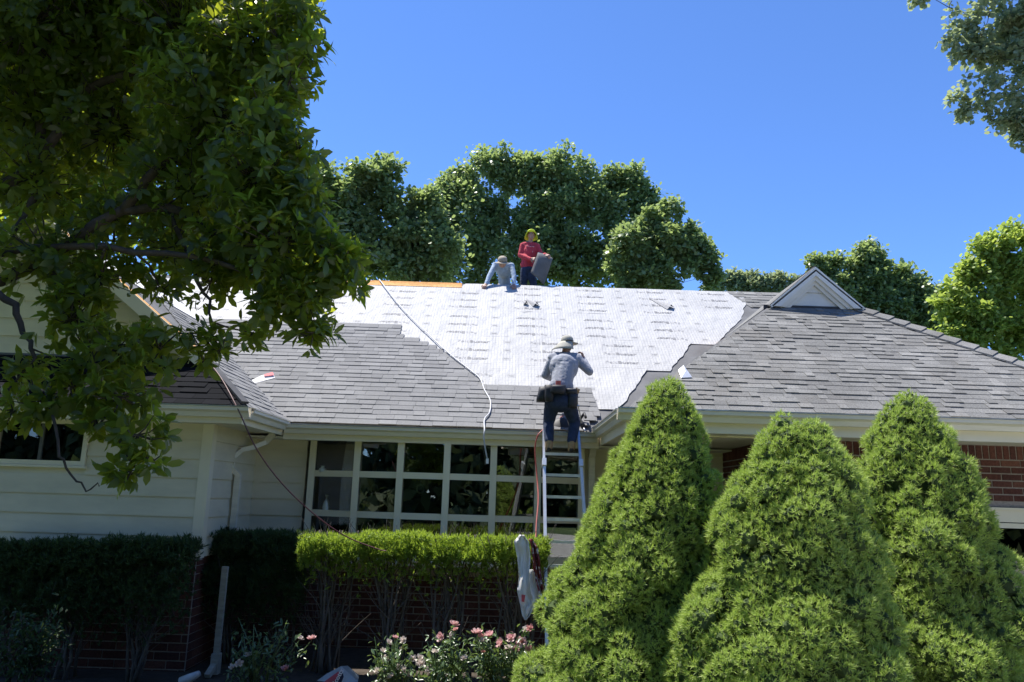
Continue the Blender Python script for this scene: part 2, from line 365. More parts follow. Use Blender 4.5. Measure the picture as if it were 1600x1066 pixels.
# --- shingles
shingle_all = []          # (rank, width, thick, matrix-or-points, roof, mat)
def tab_mesh(w, th, e, lap=.05):
    b = MB(); L = e + lap
    b.hexa([(0, 0, .002), (w, 0, .002), (w, L, -.002), (0, L, -.002), (0, 0, th + .004), (w, 0, th + .004), (w, L, .002), (0, L, .002)]); return b
def lay(roof, O, U, Vv, Nn, e, ncourse, ulim, widths, thicks, mat, lift=.004, seed=1, square=False, rank=lambda q: 0, skip=None):
    rn = random.Random(seed); frame = Matrix((U, Vv, Nn)).transposed().to_4x4()
    meshes = {}; stuff = MB(); single = []
    for k in range(ncourse):
        v = k * e; a0, a1 = ulim(v + .004); b0, b1 = (a0, a1) if square else ulim(v + e)
        if a1 - a0 < .05: continue
        u = a0 - rn.random() * .3
        while u < a1:
            w = rn.choice(widths); th = rn.choice(thicks) * rn.uniform(.85, 1.15); g = .003
            x0, x1 = max(u, a0), min(u + w - g, a1); X0, X1 = max(u, b0), min(u + w - g, b1)
            u += w
            if x1 - x0 < .012: continue
            jig = rn.uniform(-.004, .004); h = lift + rn.uniform(0, .0015)
            if x0 == u - w and X0 == x0 and abs(x1 - (u - g)) < 1e-6 and abs(X1 - x1) < 1e-6:
                single.append((w, 0 if th < .5 * (min(thicks) + max(thicks)) else 1, O + U * x0 + Vv * (v + jig) + Nn * h))
            else:
                if X1 - X0 < .004: X0 = min(max(X0, b0), b1); X1 = X0 + .004
                L = e + .05; q = lambda uu, vv, hh: O + U * uu + Vv * vv + Nn * hh
                stuff.hexa([q(x0, v + jig, h), q(x1, v + jig, h), q(X1, v + L, h - .003), q(X0, v + L, h - .003),
                            q(x0, v + jig, h + th), q(x1, v + jig, h + th), q(X1, v + L, h + .001), q(X0, v + L, h + .001)])
    return single, stuff, frame, e, (min(thicks), max(thicks)), mat, roof
batches = []
E1, ER = .135, .107
vx0 = lambda v: XL - v / SL * P1 / pR - .12          # left valley on the main slope
stair = [(627, 513), (624, 529), (655, 536), (670, 543), (688, 551), (705, 562), (720, 573), (735, 586), (752, 600), (756, 609)]
stairU = sorted([(main_px(*q)[1], main_px(*q)[0]) for q in stair])
s_low = main_px(800, 612)[1]
def ulim_main(v):
    left = vx0(v)
    if v < s_low: right = XR + v / SL + .0 - .22 - .9 * max(0, v - .35)
    elif v > stairU[-1][0]: return left, left
    else: right = np.interp(round(v / E1) * E1, [s for s, _ in stairU], [x for _, x in stairU]) - .0
    return left, float(right)
batches.append(lay(roof_main, Vector((0, YE - .03, ZE - .02)), Vector((1, 0, 0)), Vmain, Nmain, E1, int(stairU[-1][0] / E1) + 1, ulim_main,
                   (.17, .25, .33), (.006, .012), 'shingle_new', lift=.030, seed=3, square=True))
# stretch of old shingles at the right end of the main ridge
sr0 = main_px(1190, 482)[1]
def ulim_old(v):
    vv = v + sr0; return XR + 3.05 + max(0, (1.0 - v) * .35), RIDGE_END
batches.append(lay(roof_main, main_pt(0, sr0), Vector((1, 0, 0)), Vmain, Nmain, E1, int((SRIDGE - sr0) / E1), ulim_old, (.12, .17, .25), (.006, .014), 'shingle_old', lift=.006, seed=4))
Nf = Vector((0, -p, 1)).normalized()
def ulim_front(v): y = v / SL; return XR + y + .03, XR2 - y - .02
batches.append(lay(roof_right, Vector((0, YR - .03, ZER - .02)), Vector((1, 0, 0)), Vmain, Nf, ER, int(2.4 * SL / ER) + 1, ulim_front, (.10, .15, .21, .28), (.005, .014), 'shingle_old', lift=.004, seed=5))
def ulim_left(v): y = v / SL; return XLL + y, XL - y * .74 / pR - .02
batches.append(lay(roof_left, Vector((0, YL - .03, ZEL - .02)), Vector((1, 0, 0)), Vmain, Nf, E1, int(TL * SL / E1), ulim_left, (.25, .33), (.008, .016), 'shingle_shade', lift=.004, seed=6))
zsh = main_pt(0, stairU[-1][0]).z
def ulim_wing(v):
    x = v / math.hypot(1, pR); return YL + x * pR / .74 + .03, YE + .12 + x * pR / P1
VL = Vector((-1, 0, pR)).normalized(); NLw = Vector((pR, 0, 1)).normalized(); nw = int((zsh - ZEL) / (VL.z * E1))
batches.append(lay(roof_left, Vector((XL + .03, 0, ZEL - .02)), Vector((0, 1, 0)), VL, NLw, E1, nw, ulim_wing, (.17, .25, .33), (.006, .012), 'shingle_new', lift=.008, seed=8))
cand = []
for bi, (single, stuff, frame, e, th, mat, roof) in enumerate(batches):
    for s in single:
        px, py = proj(s[2]); inside = 0 < px < 1600 and 0 < py < 1066
        score = s[0] / s[2].length if inside else 0
        if bi == 2 and py > 640: score *= .2
        if bi == 2 and 985 < px < 1110 and py > 590: score *= .3
        if bi == 3: score *= .3
        if bi == 4: score *= .2
        if bi == 0 and px < 500 and py < 560: score *= .5
        cand.append((score, bi, s))
cand.sort(key=lambda c: -c[0])
cache = {}
for rank_, (sc, bi, s) in enumerate(cand):
    single, stuff, frame, e, th, mat, roof = batches[bi]
    key = (bi, s[0], s[1])
    if rank_ < 300 and sc > 0:
        if key not in cache: cache[key] = tab_mesh(s[0] - .003, th[s[1]], e).mesh('shingle', mat)
        o = link('shingle', cache[key]); o.parent = roof; m = frame.copy(); m.translation = s[2]; o.matrix_local = m
    else:
        tm = tab_mesh(s[0] - .003, th[s[1]], e); m = frame.copy(); m.translation = s[2]
        stuff.add([m @ Vector(v) for v in tm.v], tm.f)
for single, stuff, frame, e, th, mat, roof in batches:
    if stuff.v: tag(hp('shingle_field', stuff, mat, roof), kind='stuff')
# hip caps along the right hip, and a few on the left wing hip
def caps(roof, a, c, n1, n2, n, mat):
    a, c = Vector(a), Vector(c); d = (c - a) / n; D = d.normalized()
    s1 = (n1.cross(D)).normalized(); s2 = (n2.cross(D)).normalized()
    if s1.dot(n2) > 0: s1 = -s1
    if s2.dot(n1) > 0: s2 = -s2
    up = (n1 + n2).normalized()
    for k in range(n):
        b = MB(); q = a + d * k; q2 = q + d * 1.25; w = .15
        lo, hi = .034, .010
        for s in (s1, s2):
            b.hexa([q + up * (lo - .012), q + s * w + up * (lo - .022), q2 + s * w + up * (hi - .018), q2 + up * (hi - .008), q + up * (lo + .006), q + s * w + up * (lo - .004), q2 + s * w + up * hi, q2 + up * (hi + .004)])
        hp('hip_cap', b, mat, roof)
nr = Vector((p, 0, 1)).normalized()
caps(roof_right, (XR2 + .01, YR - .01, ZER + .012), (XR2 - 2.38, YR + 2.38, zG + .012), Nf, nr, 17, 'shingle_old')

# --- underlayment: four courses of printed white sheet
FONT = None
def text_mesh(txt, size, off=0):
    c = bpy.data.curves.new('t', 'FONT'); c.body = txt; c.size = size; c.resolution_u = 2; c.offset = off
    o = bpy.data.objects.new('t', c); col.objects.link(o); bpy.context.view_layer.update()
    dg = bpy.context.evaluated_depsgraph_get(); m = bpy.data.meshes.new_from_object(o.evaluated_get(dg))
    V = [v.co.copy() for v in m.vertices]; F = [tuple(q.vertices) for q in m.polygons]
    bpy.data.objects.remove(o); bpy.data.meshes.remove(m); return V, F
T_FELT = text_mesh('Felt', .130, .0); T_BUST = text_mesh('Buster', .130, .003)
wF = max(v.x for v in T_FELT[0]) + .012; wB = max(v.x for v in T_BUST[0])
def wave(x, s): return .006 * noise.noise(Vector((x * 1.1, s * 2.2, 3))) + .004 * noise.noise(Vector((x * 5 + s * 3, s * 4, 9)))
def wrinkle(x, s, i):
    h = wave(x, s)
    if i == 0: h += .018 * max(0, noise.noise(Vector((x * 6, s * 1.3, 1)))) * (1 if -.4 < x < 1.9 else .3)
    return h
laps = [main_px(800, y)[1] for y in (446, 489, 530, 574, 637)]
right_edges = [((1166, 453), (1152, 490)), ((1153, 489), (1115, 535)), ((1080, 533), (1046, 580)), ((1012, 578), (966, 636))]
for i in range(4):
    s1, s0 = laps[i] - (.02 if i == 0 else -.06), laps[i + 1]
    if i == 0: s1 = SRIDGE + .0
    (xt, _), (xb, _) = main_px(*right_edges[i][0]), main_px(*right_edges[i][1])
    xl = XL - (s0 + s1) / 2 / SL * P1 / pR - .6
    nx, ns = 120, 14; lift = .008 + .0035 * (3 - i) * -1 + .012
    V, F, UV = [], [], []
    for j in range(ns + 1):
        t = j / ns; s = s0 + (s1 - s0) * t; xr = xb + (xt - xb) * t + .05 * noise.noise(Vector((i * 7, s * 5, 2)))
        for k in range(nx + 1):
            x = xl + (xr - xl) * k / nx
            ss = s
            if i == 0 and x < main_px(722, 447)[0]: ss = s0 + (SRIDGE - .22 - s0) * t
            V.append(main_pt(x, ss, lift + wrinkle(x, s, i))); UV.append((x + 20, ss + 3))
    for j in range(ns):
        for k in range(nx):
            a = j * (nx + 1) + k; F.append((a, a + 1, a + nx + 2, a + nx + 1))
    me = fast_mesh('underlayment_strip', V, F, 'underlayment_sheet_print', True)
    uvl = me.uv_layers.new(name='UVMap'); li = np.zeros(len(me.loops), np.int32); me.loops.foreach_get('vertex_index', li)
    uvl.data.foreach_set('uv', np.array(UV, np.float32)[li].ravel())
    strip = keep(link('underlayment_strip', me), house)
    strip['label'] = ['top', 'second', 'third', 'lowest'][i] + ' course of white printed roofing underlayment'
    ink, pale = MB(), MB(); flip = i % 2 == 1
    rows = [laps[i + 1] + (laps[i] - laps[i + 1]) * f for f in ((.12, .36, .60, .84) if i == 0 else (.20, .50, .80) if i < 3 else (.24, .50, .78))]
    def put(mb, V, F, x, s, fl, hh=.0035):
        out = []
        for v in V:
            xx, sv = (x - v.x, s - v.y) if fl else (x + v.x, s + v.y)
            out.append(main_pt(xx, sv, lift + wrinkle(xx, sv, i) + hh))
        mb.add(out, [tuple(f) for f in F])
    def rect_line(mb, x0, x1, s_a, s_b):
        n = max(1, int((x1 - x0) / .12)); 
        for q in range(n):
            u0, u1 = x0 + (x1 - x0) * q / n, x0 + (x1 - x0) * (q + 1) / n
            mb.add([main_pt(u, s, lift + wrinkle(u, s, i) + .0035) for u, s in ((u0, s_a), (u1, s_a), (u1, s_b), (u0, s_b))], [(0, 1, 2, 3)])
    off = [0.0, .62, .30, .95][i]
    for r_i, s in enumerate(rows):
        for q in range(-5, 6):
            x = q * 1.24 + off + .06 * r_i * (-1 if flip else 1) * 0
            tfr = (s - s0) / (s1 - s0); xr = xb + (xt - xb) * tfr - .1
            if x - (wF + wB if flip else 0) < xl or x + (0 if flip else wF + wB) > xr: continue
            if i == 0 and s > SRIDGE - .42 and x < main_px(740, 447)[0]: continue
            put(pale, *T_FELT, x, s, flip)
            put(ink, *T_BUST, x + (-wF if flip else wF), s, flip)
            # small framed mark halfway to the next one
            bx = x + (.30 if flip else .86); sb = s + (-.05 if flip else .05)
            if bx + .1 < xr:
                for aa in ((-.065, .065, -.044, -.039), (-.065, .065, .039, .044)): rect_line(pale, bx + aa[0], bx + aa[1], sb + aa[2], sb + aa[3])
                rect_line(pale, bx - .065, bx - .061, sb - .044, sb + .044); rect_line(pale, bx + .061, bx + .065, sb - .044, sb + .044)
                rect_line(ink, bx - .045, bx + .045, sb - .007, sb + .007)
    for q in range(-5, 6):               # long lap lines
        x = q * 1.24 + off
        if x > xl and x + .8 < xb - .05:
            rect_line(ink, x - .1, x + .62, s0 + .05, s0 + .062)
    o = ink.build('printed_lettering', 'ink'); o.parent = strip; o['kind'] = 'stuff'
    o = pale.build('printed_outline', 'ink_pale'); o.parent = strip; o['kind'] = 'stuff'
# raised folds in the top course
for (px, py, a, L, wd) in ((838, 480, 2.05, .42, .07), (1048, 484, 2.15, .62, .09), (822, 478, 1.9, .2, .05)):
    x, s = main_px(px, py); b = MB(); dx, ds = math.cos(a), math.sin(a); n = 7; V = []; F = []
    for k in range(n):
        t = k / (n - 1); w = wd * (1 - t) + .006; hgt = .085 * (1 - t) ** 1.2 + .004
        for q in (-1, -.5, 0, .5, 1):
            V.append(main_pt(x + dx * L * t - ds * w * q, s + ds * L * t + dx * w * q, .022 + hgt * math.exp(-3 * q * q) - .002))
    for k in range(n - 1):
        for q in range(4): F.append((k * 5 + q, k * 5 + q + 1, k * 5 + q + 6, k * 5 + q + 5))
    b.add(V, F); o = b.build('sheet_fold', 'underlayment_sheet_print', None, True); keep(o, house)
# bare wood boards at the ridge, along the left gable edge and in the right valley
xw0, xw1 = main_px(575, 440)[0], main_px(722, 447)[0]
for k in range(3):
    b = MB(); sa = SRIDGE - .25 + k * .085
    b.slab([main_pt(xw0 - 1.2, sa, .018), main_pt(xw1 - .004 * k, sa, .018), main_pt(xw1 - .004 * k, sa + .08, .018), main_pt(xw0 - 1.2, sa + .08, .018)], .02, Nmain)
    hp('ridge_board', b, 'roof_wood', roof_main)
NL = Vector((pR, 0, 1)).normalized()
def left_pt(x, y, h=0): return Vector((x, y, lz(x))) + NL * h
for k in range(3):
    b = MB(); y0 = YGL - .21 + k * .11
    b.slab([left_pt(foot.x, y0, .02), left_pt(foot.x, y0 + .10, .02), left_pt(XA + .2, y0 + .10, .02), left_pt(XA + .2, y0, .02)], .02, NL)
    hp('deck_board', b, 'roof_wood', roof_left)
b = MB(); xa_, xb_ = XL - (zsh - ZEL) / pR, XA + .3
b.slab([left_pt(xa_, YGL + .12, .012), left_pt(xa_, YE + (XL - xa_) * pR / P1 + .1, .012), left_pt(xb_, YE + (XL - xb_) * pR / P1 + .1, .012), left_pt(xb_, YGL + .12, .012)], .006, NL)
hp('valley_sheet', b, 'paper_white', roof_left)
rn = random.Random(5)
NW = Vector((-p, 0, 1)).normalized()
for k in range(9):
    t = rn.uniform(2.0, 2.4); b = MB(); c = Vector((XR + t, YE + t - rn.uniform(.05, .35), ZER + p * t)) + NW * .02
    q = Matrix.Rotation(rn.uniform(-.6, .6), 3, NW); d1 = q @ Vector((0, 1, 0)) * rn.uniform(.12, .28); d2 = q @ Vector((1, 0, p)).normalized() * rn.uniform(.03, .07)
    b.slab([c - d1 - d2, c - d1 + d2, c + d1 + d2, c + d1 - d2], .012, NW); hp('torn_wood', b, 'roof_wood', roof_right)
# flashing along the left valley/hip edge
b = MB()
b.bar((XL + .01, YL, ZEL + .03), (foot.x, YGL, foot.z + .03), .09, .03)
hp('flashing', b, 'flashing', roof_left)

# --- gutters, fascia, soffits
def gutter(name, a, c, out, h=.115, d=.12):
    a, c, o = Vector(a), Vector(c), Vector(out); b = MB()
    prof = [(0, 0), (.0, -h), (d * .55, -h), (d * .72, -h * .55), (d, -h * .35), (d, 0), (d - .012, 0), (d - .012, -h * .3), (d * .68, -h * .5), (d * .5, -h + .01), (.012, -h + .01), (.012, 0)]
    V = [a + o * x + Vector((0, 0, z)) for x, z in prof] + [c + o * x + Vector((0, 0, z)) for x, z in prof]; n = len(prof)
    flip = (c - a).cross(o).z > 0
    F = [((i + 1) % n, i, i + n, (i + 1) % n + n) for i in range(n)] + [tuple(range(n)), tuple(reversed(range(n, 2 * n)))]
    b.add(V, F); g = hp(name, b, 'gutter_paint')
    e = MB(); e.bar(a + o * (d - .004) + Vector((0, 0, .006)), c + o * (d - .004) + Vector((0, 0, .006)), .03, .016); e2 = hp('gutter_lip', e, 'gutter_edge', g)
    return g
g1 = gutter('gutter', (XL + .03, YE - .02, ZE - .035), (XR - .02, YE - .02, ZE - .035), (0, -1, 0)); g1['label'] = 'worn white gutter under the main eave'
gutter('gutter', (XR - .10, YR - .02, ZER - .035), (XR2 + .12, YR - .02, ZER - .035), (0, -1, 0))
gutter('gutter', (XR + .02, YR - .02, ZER - .037), (XR + .02, YE - .05, ZER - .037), (-1, 0, 0))
gutter('gutter', (XLL - .1, YL - .02, ZEL - .035), (XL + .10, YL - .02, ZEL - .035), (0, -1, 0))
gutter('gutter', (XL - .02, YL + .1, ZEL - .037), (XL - .02, YE - .1, ZEL - .037), (1, 0, 0))
YW, YWL, YWR, XWL, XWR = 11.2, 9.5, 8.9, -3.655, 3.1     # walls: main, left front, right front; left wing side, right wing side
def fascia(a, c, z, h=.17, t=.025, out=(0, -1, 0)):
    b = MB(); o = Vector(out) * t; a, c = Vector((*a, z)), Vector((*c, z)); d = Vector((0, 0, -h))
    b.hexa([a + d, c + d, c + d - o, a + d - o, a, c, c - o, a - o]); return hp('fascia', b, 'trim')
fascia((XL, YE - .017), (XR, YE - .017), ZE - .03, .20)
fascia((XR, YR - .017), (XR2, YR - .017), ZER - .03, .23)
fascia((XR + .017, YR), (XR + .017, YE), ZER - .03, .23, out=(-1, 0, 0))
fascia((XLL, YL - .017), (XL, YL - .017), ZEL - .03, .19)
fascia((XL - .017, YL), (XL - .017, YE), ZEL - .03, .19, out=(1, 0, 0))
def soffit(poly, z):
    b = MB(); b.slab([(x, y, z) for x, y in poly], .02, (0, 0, 1)); return hp('soffit', b, 'soffit_paint')
soffit([(XWL - .0, YE + .01), (XWR, YE + .01), (XWR, YW), (XWL, YW)], ZE - .19)
soffit([(XR + .05, YR + .02), (XR2, YR + .02), (XR2, YWR + .1), (XWR + .1, YWR + .1), (XWR + .1, YW), (XR + .05, YW)], ZER - .215)
b = MB()
for x in (1.75, 2.4): b.box((x, YR + .05, ZER - .243), (x + .05, YW, ZER - .2345))
b.box((XR + .06, 8.75, ZER - .25), (XWR, 8.80, ZER - .2345)); hp('soffit_batten', b, 'trim')
soffit([(XLL, YL + .02), (XL - .04, YL + .02), (XL - .04, YW), (XWL - .1, YW), (XWL - .1, YWL + .1), (XLL, YWL + .1)], ZEL - .175)

# --- walls of lapped siding
ZF = 1.34                                   # top of the brick foundation
def siding(name, a, c, z0, z1, out, exp=.23, openings=(), mat='siding', clip=None, lab=None):
    """lapped boards between plan points a and c; openings are (u0,u1,z0,z1) along the wall"""
    a, c, o = Vector((*a, 0)), Vector((*c, 0)), Vector((*out, 0)); L = (c - a).length; U = (c - a) / L
    b = MB(); P = [a + Vector((0, 0, z0)), c + Vector((0, 0, z0)), c + Vector((0, 0, z1)), a + Vector((0, 0, z1))]
    if clip is None:
        cuts = [(0, L, z0, z1)]
        for (u0, u1, q0, q1) in openings:
            cuts = [r for (x0, x1, y0, y1) in cuts for r in ((x0, min(x1, u0), y0, y1), (max(x0, u1), x1, y0, y1), (max(x0, u0), min(x1, u1), y0, min(y1, q0)), (max(x0, u0), min(x1, u1), max(y0, q1), y1)) if r[1] - r[0] > .002 and r[3] - r[2] > .002]
        for (x0, x1, y0, y1) in cuts:
            b.hexa([a + U * x0 + Vector((0, 0, y0)), a + U * x1 + Vector((0, 0, y0)), a + U * x1 - o * .1 + Vector((0, 0, y0)), a + U * x0 - o * .1 + Vector((0, 0, y0)),
                    a + U * x0 + Vector((0, 0, y1)), a + U * x1 + Vector((0, 0, y1)), a + U * x1 - o * .1 + Vector((0, 0, y1)), a + U * x0 - o * .1 + Vector((0, 0, y1))])
    else:
        q = [clip(z0), clip(z1 - .01)]
        b.slab([a + U * q[0][0] + Vector((0, 0, z0)), a + U * q[0][1] + Vector((0, 0, z0)), a + U * q[1][1] + Vector((0, 0, z1 - .01)), a + U * q[1][0] + Vector((0, 0, z1 - .01))], .1, o)
    wall = hp(name, b, mat)
    if lab: wall['label'] = lab
    z = z0 + .003; k = 0
    while z < z1 - .02:
        h = min(exp, z1 - z); spans = [(0, L)]
        for (u0, u1, q0, q1) in openings:
            if q0 < z + h * .6 and q1 > z + h * .4: spans = [s for (x0, x1) in spans for s in ((x0, min(x1, u0)), (max(x0, u1), x1)) if s[1] - s[0] > .02]
        for (x0, x1) in spans:
            X0, X1 = x0, x1
            if clip: (x0, x1), (X0, X1) = clip(z), clip(z + h)
            bb = MB(); q = lambda u, zz, t: a + U * u + o * t + Vector((0, 0, zz))
            if X1 - X0 < .01: X1 = X0 + .01
            bb.hexa([q(x0, z, .003), q(x1, z, .003), q(x1, z, .030), q(x0, z, .030)][::-1] + [q(X0, z + h + .0, .003), q(X1, z + h, .003), q(X1, z + h, .009), q(X0, z + h, .009)][::-1])
            hp('siding_board', bb, mat, wall)
        z += exp; k += 1
    return wall
zs = ZEL - .18
wx0, wx1 = W(-2, 650, YWL).x, W(146, 650, YWL).x; wz0, wz1 = W(100, 728, YWL).z, W(100, 655, YWL).z
siding('wall', (-9.3, YWL), (XWL, YWL), ZF, zs, (0, -1), openings=[(wx0 + 9.3, wx1 + 9.3, wz0, wz1)], lab='pale lapped siding on the front of the left wing')
siding('wall', (XWL, YWL + .01), (XWL, YW), ZF, zs, (1, 0), lab='narrow return wall of pale siding beside the downspout')
siding('wall', (XWL, YW), (-2.90, YW), ZF, ZE - .2, (0, -1), lab='pale siding between the corner and the bow window')
siding('wall', (1.06, YW), (XWR, YW), .1, ZE - .2, (0, -1), exp=.9, lab='plain pale wall panel beside the porch')
for (x, y) in ((XWL + .001, YWL - .03),):
    b = MB(); b.box((x - .10, y, ZF - .01), (x + .032, y + .035, zs)); b.box((x - .0, y + .036, ZF - .01), (x + .032, y + .12, zs)); hp('corner_board', b, 'trim')
# gable wall of the left wing
def clipL(z): x = XL - (z - ZEL) / pR - .05; return (2 * XA - x + 12, x + 12)
siding('gable_wall', (-12, YGL + .02), (0, YGL + .02), foot.z - .02, zAL - .12, (0, -1), exp=.24, clip=clipL, lab='shaded siding in the gable of the left wing')
b = MB()
for sgn in (1, -1):
    f = lambda x: XA + sgn * (x - XA)
    a_, c_ = Vector((f(foot.x + .03), YGL - .225, foot.z - .06)), Vector((f(XA), YGL - .225, zAL - .06))
    b.bar(a_, c_, .03, .16, (0, -1, 0) if False else Vector((0, 0, 1)))
hp('rake_board', b, 'trim')

# --- brickwork
brick_sets = []
def bricks(a, c, z0, z1, out, course, length, soldier=0, parent_name='brick_wall', weight=1., lab=None, openings=()):
    a, c, o = Vector((*a, 0)), Vector((*c, 0)), Vector((*out, 0)); L = (c - a).length; U = (c - a) / L
    b = MB(); cuts = [(0, L, z0, z1)]
    for (u0, u1, q0, q1) in openings:
        cuts = [r for (x0, x1, y0, y1) in cuts for r in ((x0, min(x1, u0), y0, y1), (max(x0, u1), x1, y0, y1), (max(x0, u0), min(x1, u1), y0, min(y1, q0)), (max(x0, u0), min(x1, u1), max(y0, q1), y1)) if r[1] - r[0] > .002 and r[3] - r[2] > .002]
    for (x0, x1, y0, y1) in cuts:
        q = lambda u, z, t: a + U * u + o * t + Vector((0, 0, z))
        b.hexa([q(x0, y0, 0), q(x1, y0, 0), q(x1, y0, -.1), q(x0, y0, -.1), q(x0, y1, 0), q(x1, y1, 0), q(x1, y1, -.1), q(x0, y1, -.1)])
    wall = hp(parent_name, b, 'mortar')
    if lab: wall['label'] = lab
    rn = random.Random(len(brick_sets) + 3); g = .011; out_l = []
    zt = z1
    def emit(u0, u1, za, zb):
        for (x0, x1, y0, y1) in openings:
            if u1 > x0 and u0 < x1 and zb > y0 + .005 and za < y1 - .005: return
        out_l.append((u0, u1, za, zb, rn.uniform(.005, .009)))
    if soldier:
        u = 0
        while u < L - .02:
            emit(u + g / 2, min(L, u + course) - g / 2, zt - soldier + g / 2, zt - g / 2); u += course
        zt -= soldier
    k = 0
    while zt - course > z0 - .02:
        u = -(k % 2) * length / 2
        while u < L:
            x0, x1 = max(0, u), min(L, u + length)
            if x1 - x0 > .03: emit(x0 + g / 2, x1 - g / 2, zt - course + g / 2, zt - g / 2)
            u += length
        zt -= course; k += 1
    brick_sets.append((wall, a, U, o, out_l, weight))
CR = .0785
rw0 = W(1478, 800, YWR).x
bricks((XWR, YWR), (XR2 - .65, YWR), .0, ZER - .235, (0, -1), CR, .232, soldier=.165, lab='red brick front wall of the right wing', weight=2,
       openings=[(rw0 - XWR, rw0 - XWR + 2.7, W(1575, 930, YWR).z, W(1575, 793, YWR).z)])
bricks((XWR + .0, YW), (XWR + .0, YWR + .012), .0, ZER - .235, (-1, 0), CR, .232, soldier=.165, lab='red brick side wall under the porch soffit', weight=2)
bricks((-9.3, YWL), (XWL - .02, YWL), 0, ZF - .002, (0, -1), .097, .30, lab='dark red brick foundation below the left wing')
bricks((XWL - .02, YWL + .012), (XWL - .02, YW), 0, ZF - .002, (1, 0), .097, .30, lab='brick foundation on the side of the left wing')
bricks((XWL, YW), (XWR, YW), 0, ZF - .002, (0, -1), .090, .30, lab='dark brick foundation below the bow window')
cand = []
for bi, (wall, a, U, o, lst, wt) in enumerate(brick_sets):
    for s in lst:
        pos = a + U * (s[0] + s[1]) / 2 + Vector((0, 0, (s[2] + s[3]) / 2)); px, py = proj(pos)
        ok = 0 < px < 1600 and 0 < py < 1066; sc = 0
        if ok:
            if bi == 0: sc = 3 if (1295 < px < 1360 and py < 745) or (1480 < px and py < 800) else .05
            elif bi == 1: sc = 2.5 if (1130 < px < 1215 and py < 760) else .05
            elif bi == 4: sc = 1.5 if (470 < px < 810 and py > 880) else .3
            elif bi == 2: sc = 1.2 if (90 < px < 310 and py > 920) else .2
            else: sc = .3
            sc += .1 * rng.random()
        cand.append((sc, bi, s))
cand.sort(key=lambda c: -c[0]); chosen = set(id(c[2]) for c in cand[:300] if c[0] > 0); bcache = {}
for bi, (wall, a, U, o, lst, wt) in enumerate(brick_sets):
    st = MB(); fr = Matrix((U, o, Vector((0, 0, 1)))).transposed().to_4x4()
    for s in lst:
        w, h, t = s[1] - s[0], s[3] - s[2], s[4]
        if id(s) in chosen:
            key = (bi, round(w, 3), round(h, 3))
            if key not in bcache:
                bb = MB(); e = .003
                bb.hexa([(e, .007, e), (w - e, .007, e), (w, -.01, 0), (0, -.01, 0), (e, .007, h - e), (w - e, .007, h - e), (w, -.01, h), (0, -.01, h)]); bcache[key] = bb.mesh('brick', 'brick_red')
            ob = link('brick', bcache[key]); ob.parent = wall; m = fr.copy(); m.translation = a + U * s[0] + o * (t - .006) + Vector((0, 0, s[2])); ob.matrix_local = m
        else:
            q = lambda u, tt, z: a + U * u + o * tt + Vector((0, 0, z))
            st.hexa([q(s[0], t, s[2]), q(s[1], t, s[2]), q(s[1], -.01, s[2]), q(s[0], -.01, s[2]), q(s[0], t, s[3]), q(s[1], t, s[3]), q(s[1], -.01, s[3]), q(s[0], -.01, s[3])])
    if st.v: tag(hp('brick_field', st, 'brick_red', wall), kind='stuff')
# sill course between brick and siding
b = MB(); b.box((-9.3, YWL - .03, ZF - .03), (XWL + .03, YWL + .05, ZF + .006)); b.box((XWL, YW - .03, ZF - .03), (-2.9, YW + .05, ZF + .006)); hp('sill_course', b, 'mortar')

# --- windows
def window(name, x0, x1, z0, z1, y, cols, lab, depth=.09, fw=.055):
    b = MB(); b.box((x0 - fw, y - .045, z0 - fw), (x0, y + .05, z1 + fw)); b.box((x1, y - .045, z0 - fw), (x1 + fw, y + .05, z1 + fw))
    b.box((x0, y - .045, z1), (x1, y + .05, z1 + fw)); b.box((x0, y - .045, z0 - fw), (x1, y + .05, z0)); b.box((x0 - fw - .03, y - .075, z0 - fw - .03), (x1 + fw + .03, y + .05, z0 - fw - .002))
    for k in range(1, cols):
        pass
    w = hp(name, b, 'trim'); w['label'] = lab
    for k in range(1, cols):
        xm = x0 + (x1 - x0) * k / cols; mb = MB(); mb.box((xm - .02, y - .02, z0 + .001), (xm + .02, y + .04, z1 - .001)); hp('meeting_stile', mb, 'sash_dark', w)
    for k in range(cols):
        xa, xb_ = x0 + (x1 - x0) * k / cols + .02, x0 + (x1 - x0) * (k + 1) / cols - .02
        g = MB(); g.box((xa, y + .0, z0), (xb_, y + .006, z1)); hp('pane', g, 'window_glass', w)
    r = MB(); r.box((x0 - .02, y + .35, z0 - .05), (x1 + .02, y + .37, z1 + .05)); hp('dark_backing', r, 'dark_room', w)  # dark panel standing in for the unlit room behind the glass
    return w
window('window', wx0 + .06, wx1 - .06, wz0 + .06, wz1 - .06, YWL, 2, 'sliding window with dark glass in the left wing')
zt_ = W(1575, 793, YWR).z
b = MB(); b.box((rw0 - .05, YWR - .05, zt_ - .165), (rw0 + 2.8, YWR + .05, zt_ - .004)); b.box((rw0 - .05, YWR - .07, zt_ - .03), (rw0 + 2.8, YWR - .052, zt_ - .004)); hp('window_head', b, 'trim')
window('window', rw0 + .06, rw0 + 2.64, W(1575, 930, YWR).z + .06, zt_ - .23, YWR, 2, 'brick wing window behind the spruces')
